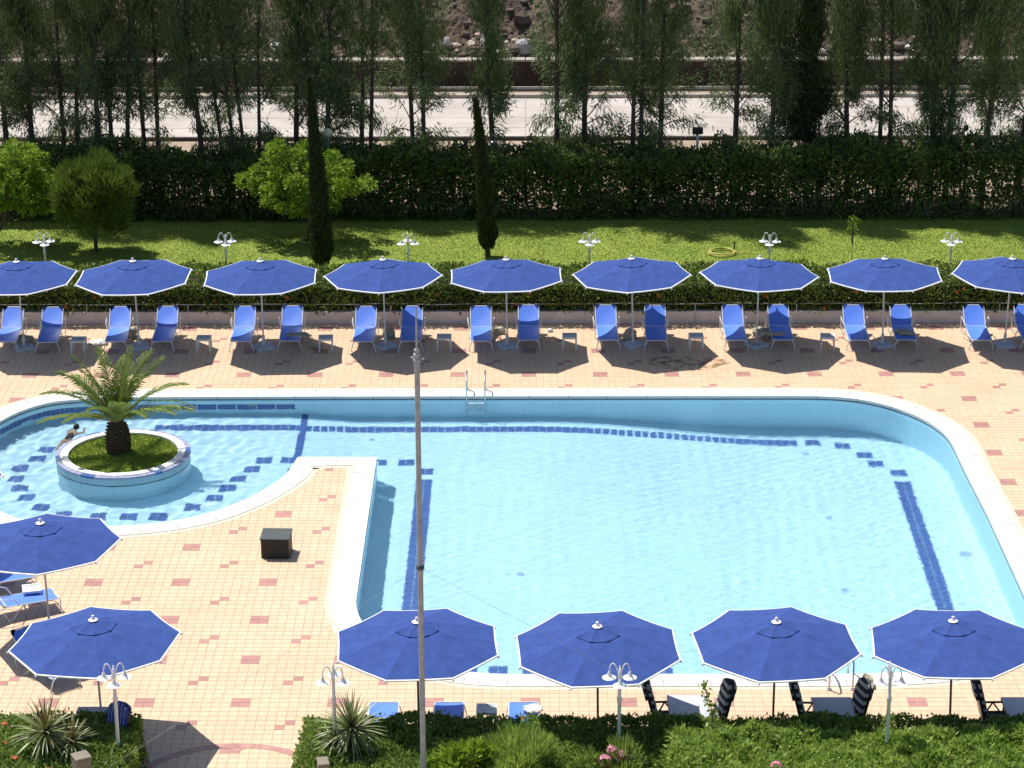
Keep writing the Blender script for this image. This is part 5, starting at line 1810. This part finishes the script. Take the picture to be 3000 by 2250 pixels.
MB().lathe([(.066, zw - .04), (.075, zw - .02), (.075, zw + .02), (.066, zw + .04)], 12, c=(lx * zw / zt, 0, 0)).build('wire_collar', M['black_top'], root)
tag(root, 'tall weathered grey pole rising through the picture left of centre', 'pole')
wp = np.array([X + lx * zw / zt, Y, zw])
e1 = P(316, 2250, 1.2); e2 = P(1540, 1822, 2.6)
d2 = e2 - wp; e2 = wp + d2 * 2.6
for e, lb in ((e1, 'thin stay wire running down left from the tall pole'), (np.array([wp[0] + 5.2, wp[1] + 1.0, .3]), 'thin stay wire running down right from the tall pole')):
    if lb.endswith('right from the tall pole'):
        e = P(2300, 2234, .9)
    tag(MB().tube([(0, 0, 0), tuple(e - wp)], .0028, 4).build('stay_wire', M['galv'], loc=wp), lb, 'wire', 'stay wires of the tall pole')


# ================================================================== STRIPED RECLINERS AND TABLES
def make_recliner():
    """faces +x; seat at .42, high back"""
    root = empty('recliner_chair')
    B = M['brown_plastic']
    tilt = math.radians(14)
    def bk(s, y, off=0.0):                                # point on the back at height s
        return (-.26 - s * math.sin(tilt) + off * math.cos(tilt), y, .44 + s * math.cos(tilt) + off * math.sin(tilt))
    H = .86
    MB().box((0, 0, .40), (.52, .54, .045), bev=.012).build('seat', B, root)
    vs, fs = [], []
    def slab(x0, x1, s0, s1, w0, w1, name, m, n=10, puff=0.0, bows=0):
        vs, fs = [], []
        prof = [(-1, 0), (-.97, 1), (0, 1.15), (.97, 1), (1, 0)]
        for i in range(n + 1):
            t = i / n; s = s0 + (s1 - s0) * t
            w = (w0 + (w1 - w0) * t) * (1 if t < .75 else math.sqrt(max(.05, 1 - ((t - .75) / .25) ** 2 * .85)))
            th = x1 + puff * abs(math.sin(math.pi * t * bows)) if bows else x1
            for a, k in prof: vs.append(bk(s, a * w, x0 + (th - x0) * k))
            vs.append(bk(s, 0, x0))
        m_ = 6
        for i in range(n):
            for j in range(m_):
                a, b = i * m_ + j, i * m_ + (j + 1) % m_
                fs.append((a, b, b + m_, a + m_))
        fs.append(tuple(range(m_))[::-1]); fs.append(tuple(n * m_ + j for j in range(m_)))
        return MB().add(vs, fs).build(name, m, root, smooth=True)
    slab(-.03, .02, 0, H, .27, .25, 'back_shell', B)
    c = slab(.022, .07, .02, H + .03, .255, .235, 'back_cushion', M['stripe'], n=22, puff=.03, bows=5)
    # hood of the cushion hangs over the back
    slab(-.032, -.075, H * .62, H + .02, .23, .235, 'cushion_hood', M['stripe'], n=8)
    MB().box((.02, 0, .455), (.50, .50, .065), bev=.02).build('seat_cushion', M['stripe'], root)
    for s in (-1, 1):
        y = s * .30
        MB().box((.02, y, .645), (.62, .055, .028), bev=.008).build('armrest', B, root)
        lg = MB()
        lg.tube([(.28, y, .64), (.24, y, .4), (.32, y, 0)], .022, 6).tube([(-.24, y, .64), (-.20, y, .4), (-.36, y, 0)], .022, 6)
        lg.tube([(-.02, y, .64), (.14, y, .42)], .018, 6).tube([(-.02, y, .64), (-.14, y, .42)], .018, 6)
        lg.box((0, y, .41), (.50, .035, .05)).build('side_frame', B, root)
    return root


def make_dining_table():
    root = empty('garden_table')
    MB().box((0, 0, .715), (.80, 1.1, .022), bev=.006).build('table_top', M['table_grey'], root)
    MB().box((0, -.545, .70), (.80, .02, .05)).box((0, .545, .70), (.80, .02, .05)).box((-.395, 0, .70), (.02, 1.06, .05)).box((.395, 0, .70), (.02, 1.06, .05)).build('edge_band', M['brown_plastic'], root)
    for sx in (-1, 1):
        for sy in (-1, 1): MB().tube([(sx * .33, sy * .46, .70), (sx * .36, sy * .50, 0)], [.03, .025], 8).build('leg', M['brown_plastic'], root)
    return root


rc, dt = make_recliner(), make_dining_table()
RY = float(P(1940, 2085, .45)[1])


def at_top(u, v, z, y=None):
    q = P(u, v, z); return q


def place_rec(first, u, v, face, turn, lb):
    q = P(u, v, 1.27)
    o = first or copy_tree(rc)
    o.rotation_euler.z = (0 if face > 0 else math.pi) + turn
    # the top of the back lies .47 m behind the seat centre
    o.location = (q[0] + .46 * math.cos(o.rotation_euler.z), q[1] + .46 * math.sin(o.rotation_euler.z), .006)
    return tag(o, lb, 'recliner chair', 'dark recliners with striped cushions')


place_rec(rc, 1889, 1996, 1, .05, 'striped recliner facing right, left of the pale half-shaded table')
place_rec(None, 2140, 1998, -1, .22, 'striped recliner facing left, at the right end of the first table')
place_rec(None, 2322, 1996, 1, -.05, 'striped recliner facing right, left of the fully shaded table')
place_rec(None, 2540, 1996, -1, .30, 'recliner with a towel over its back beside the near pool ladder')
place_rec(None, 2858, 1996, 1, .02, 'striped recliner facing right near the right photo edge')
for k, (u, lb) in enumerate(((2012, 'pale grey table half in sun between two striped recliners'), (2435, 'pale grey table in full shade below the near ladder'), (2990, 'pale grey table cut by the right photo edge'))):
    q = P(u, 2037 if k == 0 else 2044, .72)
    o = dt if k == 0 else copy_tree(dt)
    o.location = (q[0], q[1] - .55, .006)
    tag(o, lb, 'garden table', 'pale garden tables between recliners')


q = P(288, 2072, .72)
o = copy_tree(dt); o.location = (q[0], q[1] - .55, .006)
tag(o, 'blue-grey shaded table just above the left flower hedge', 'garden table', 'pale garden tables between recliners')
o = place_rec(None, 352, 2062, -1, 1.05, 'blue striped recliner behind the left hedge, right of the lamp pole')
for c in o.children:
    if 'cushion' in c.name:
        c.data = c.data.copy(); c.data.materials[0] = M['stripe_blue']


# ================================================================== TOWELS AND BAGS
def cloth(name, p, sx, sy, sz, m, seed, label, rz=0.0, tilt=0.0, cat='towel', sub=3):
    bm = bmesh.new(); bmesh.ops.create_icosphere(bm, subdivisions=sub, radius=1)
    for v in bm.verts:
        c = v.co.copy()
        k = 1 + .20 * math.sin(5 * c.x + seed) * math.cos(4 * c.y + seed) + .13 * math.sin(9 * c.x + 7 * c.y + 6 * c.z + seed * 2) + .08 * math.sin(17 * c.y - 13 * c.x + 11 * c.z)
        v.co = Vector((c.x * sx * k, c.y * sy * k, max(-.75, c.z) * sz * k))
    me = bpy.data.meshes.new(name); bm.to_mesh(me); bm.free(); me.materials.append(m)
    me.polygons.foreach_set('use_smooth', [True] * len(me.polygons))
    o = link(name, me, None, (p[0], p[1], p[2] + sz * .7), rz)
    o.rotation_euler.x = tilt
    return tag(o, label, cat)


def drape(name, x, y, pts, width, m, label, rz=0.0, seed=0, dirx=True):
    """a towel laid over a ridge: profile pts (s, z) swept over a width with folds"""
    vs, fs = [], []
    n, w_ = len(pts), 12
    for i, (s, z) in enumerate(pts):
        for j in range(w_ + 1):
            t = j / w_ - .5
            wob = .018 * math.sin(9 * t + seed + i * .8) + .010 * math.sin(23 * t + i)
            vs.append((s + wob, t * width * (1 + .12 * math.sin(i * 1.7 + seed)), z + wob * .7 + .012))
    for i in range(n - 1):
        for j in range(w_):
            q = i * (w_ + 1) + j
            fs.append((q, q + w_ + 1, q + w_ + 2, q + 1))
    mb = MB().add(vs, fs)
    o = mb.build(name, m, None, smooth=True, loc=(x, y, .006), rz=rz)
    so = o.modifiers.new('thick', 'SOLIDIFY'); so.thickness = .012
    return tag(o, label, 'towel')


g0 = lambda u, v, z=0: P(u, v, z)
q = g0(385, 988); cloth('beach_bag', q, .17, .12, .14, M['cloth_beige'], 1, 'beige beach bag right of the sunlit lounger under the second far umbrella', cat='bag')
q = g0(392, 972, .2); cloth('beach_towel', q, .16, .12, .09, M['cloth_beige'], 2, 'beige towel lying on top of the beige beach bag')
q = g0(292, 1008); cloth('beach_towel', q, .26, .22, .07, M['cloth_white'], 3, 'white towel on the tiles at the foot of the second sunlit lounger')
q = g0(66, 1008); cloth('beach_towel', q, .32, .2, .16, M['cloth_khaki'], 4, 'crumpled khaki cloth at the base of the leftmost far umbrella')
x_, y_ = -6.60, 69.95
drape('beach_towel', x_, y_, [(-.32, .36), (-.15, .37), (.05, .38), (.22, .39), (.30, .36), (.36, .22), (.42, .08), (.55, .03), (.72, .02)], .26, M['cloth_khaki'], 'khaki towel hanging over the right side of a shaded lounger', rz=-.12, seed=2)
q = g0(1140, 990); cloth('beach_bag', q, .18, .12, .17, M['cloth_khaki'], 5, 'khaki beach bag beside the fourth far umbrella base', cat='bag')
q = g0(1462, 978); cloth('beach_bag', q, .20, .12, .12, M['cloth_khaki'], 6, 'crumpled khaki bag behind the middle far umbrella pole', cat='bag')
q = g0(1846, 996); cloth('beach_bag', q, .19, .14, .21, M['cloth_beige'], 7, 'round beige bag behind the fourth umbrella pole from the right', cat='bag')
q = g0(2240, 985); cloth('beach_bag', q, .34, .2, .16, M['cloth_khaki'], 8, 'khaki bag on the tiles under the long tan towel', cat='bag')
drape('beach_towel', 7.28, 69.98, [(-.95, .02), (-.82, .05), (-.62, .25), (-.40, .40), (-.22, .37), (-.02, .36), (.16, .37)], .24, M['cloth_beige'], 'long tan towel stretched from the tiles over a shaded lounger', rz=.05, seed=5)
cloth('beach_towel', (10.98, 70.15, .30), .30, .20, .07, M['cloth_khaki'], 9, 'crumpled grey towel on the seat of a lounger, second far umbrella from right', rz=-.5)
cloth('beach_towel', (14.70, 70.1, .30), .26, .20, .08, M['cloth_khaki'], 10, 'crumpled towel on the lounger at the right photo edge')
q = P(1562, 2082, .34); cloth('beach_towel', q, .20, .2, .05, M['cloth_white'], 11, 'white towel on the corner of the pale lounger above the hedge')
q = P(1612, 972); cloth('white_bag', q, .08, .08, .06, M['cloth_white'], 13, 'small white bundle behind the shaded lounger right of the middle pole', cat='bag')

# towel hung on the back of the fourth recliner
q = P(2545, 1990, 1.27)
o = drape('hung_towel', q[0] + .02, q[1] + .02, [(-.14, .62), (-.12, .85), (-.08, 1.1), (-.02, 1.30), (.04, 1.28), (.07, 1.1)], .42, M['cloth_khaki'], 'khaki towel hung over the back of the recliner beside the near ladder', rz=.30, seed=4)

# ================================================================== SWIMMER
def skin_body(name, verts, edges, radii, root_i, m, parent=None, sub=2):
    me = bpy.data.meshes.new(name); me.from_pydata(verts, edges, [])
    o = link(name, me, parent)
    md = o.modifiers.new('skin', 'SKIN'); md.use_smooth_shade = True
    for i, r in enumerate(radii):
        me.skin_vertices[0].data[i].radius = (r[0], r[1]) if isinstance(r, tuple) else (r, r)
    me.skin_vertices[0].data[root_i].use_root = True
    s = o.modifiers.new('sub', 'SUBSURF'); s.levels = sub; s.render_levels = sub
    me.materials.append(m)
    dg = bpy.context.evaluated_depsgraph_get(); dg.update()
    em = bpy.data.meshes.new_from_object(o.evaluated_get(dg))
    o.modifiers.clear(); o.data = em
    return o


a_ = P(224, 1246, 0); b_ = P(176, 1290, 0)
dr = (a_ - b_); ang = math.atan2(dr[1], dr[0])
root = empty('person', (a_[0], a_[1], WATER - .125), ang); root.scale = (.86, .86, .86)
# along +x: head at 0, feet behind; breaststroke, head and shoulders out of the water
vb = [(-.82, 0, -.12), (-.62, 0, -.07), (-.45, 0, -.02), (-.27, 0, .03), (-.15, 0, .06), (-.10, 0, .09),
      (-.29, .15, -.01), (-.08, .24, -.09), (.17, .17, -.14), (.24, .15, -.15), (-.29, -.15, -.01), (-.08, -.24, -.09), (.17, -.17, -.14), (.24, -.15, -.15),
      (-.86, .09, -.16), (-1.12, .12, -.24), (-1.40, .09, -.32), (-1.52, .09, -.35), (-.86, -.09, -.16), (-1.12, -.12, -.24), (-1.40, -.09, -.32), (-1.52, -.09, -.35)]
eb = [(0, 1), (1, 2), (2, 3), (3, 4), (4, 5), (3, 6), (6, 7), (7, 8), (8, 9), (3, 10), (10, 11), (11, 12), (12, 13), (0, 14), (14, 15), (15, 16), (16, 17), (0, 18), (18, 19), (19, 20), (20, 21)]
rb_ = [.13, .12, .13, .12, .06, .055, .065, .045, .035, .03, .065, .045, .035, .03, .09, .065, .045, .03, .09, .065, .045, .03]
body = receive(skin_body('body', vb, eb, rb_, 0, M['skin'], root))
hd = MB()
hv, hf = [], []
bm = bmesh.new(); bmesh.ops.create_uvsphere(bm, u_segments=16, v_segments=12, radius=1)
for v in bm.verts:
    c = v.co
    jaw = .82 if c.z < -.3 else 1
    v.co = Vector((c.x * .105 * jaw, c.y * .078 * jaw, c.z * .12))
hv = [(v.co.x + .0, v.co.y, v.co.z + .17) for v in bm.verts]; hf = [tuple(q.index for q in f.verts) for f in bm.faces]; bm.free()
hd.add(hv, hf).add([(.10, -.014, .175), (.10, .014, .175), (.128, 0, .155), (.10, 0, .2)], [(0, 1, 2), (0, 2, 3), (1, 3, 2)])
hd.build('head', M['skin'], root, smooth=True)
for s in (-1, 1):
    hd_ = MB().lathe([(.0, -.012), (.012, 0), (0, .012)], 8, c=(.093, s * .03, .19)).build('eye', M['hair'], root)
    # hand: palm with five fingers
    hm = MB(); hx, hy, hz3 = .25, s * .145, -.15
    hm.box((hx + .03, hy, hz3), (.08, .075, .022), bev=.005)
    for f_ in range(4):
        hm.tube([(hx + .06, hy + (f_ - 1.5) * .019, hz3), (hx + .10 + (.012 if f_ in (1, 2) else 0), hy + (f_ - 1.5) * .021, hz3 - .004), (hx + .13 + (.015 if f_ in (1, 2) else 0), hy + (f_ - 1.5) * .022, hz3 - .012)], .008, 6)
    hm.tube([(hx + .01, hy - s * .035, hz3), (hx + .05, hy - s * .06, hz3 - .004)], .009, 6)
    receive(hm.build('hand', M['skin'], root, smooth=True))
hair = []
bm = bmesh.new(); bmesh.ops.create_uvsphere(bm, u_segments=16, v_segments=12, radius=1)
hv = [(v.co.x * .116 - .018, v.co.y * .092, v.co.z * .125 + .185) for v in bm.verts]; hf = [tuple(q.index for q in f.verts) for f in bm.faces if not (f.calc_center_median().x > .25 and f.calc_center_median().z < .45)]; bm.free()
MB().add(hv, hf).build('hair', M['hair'], root, smooth=True)
sw = receive(skin_body('swimsuit', [(-.86, 0, -.125), (-.62, 0, -.068), (-.40, 0, -.012), (-.30, 0, .018)], [(0, 1), (1, 2), (2, 3)], [.137, .127, .137, .12], 0, M['swimwear'], root))
tag(root, 'swimmer with dark hair gliding beside the island planter in the round pool', 'person')
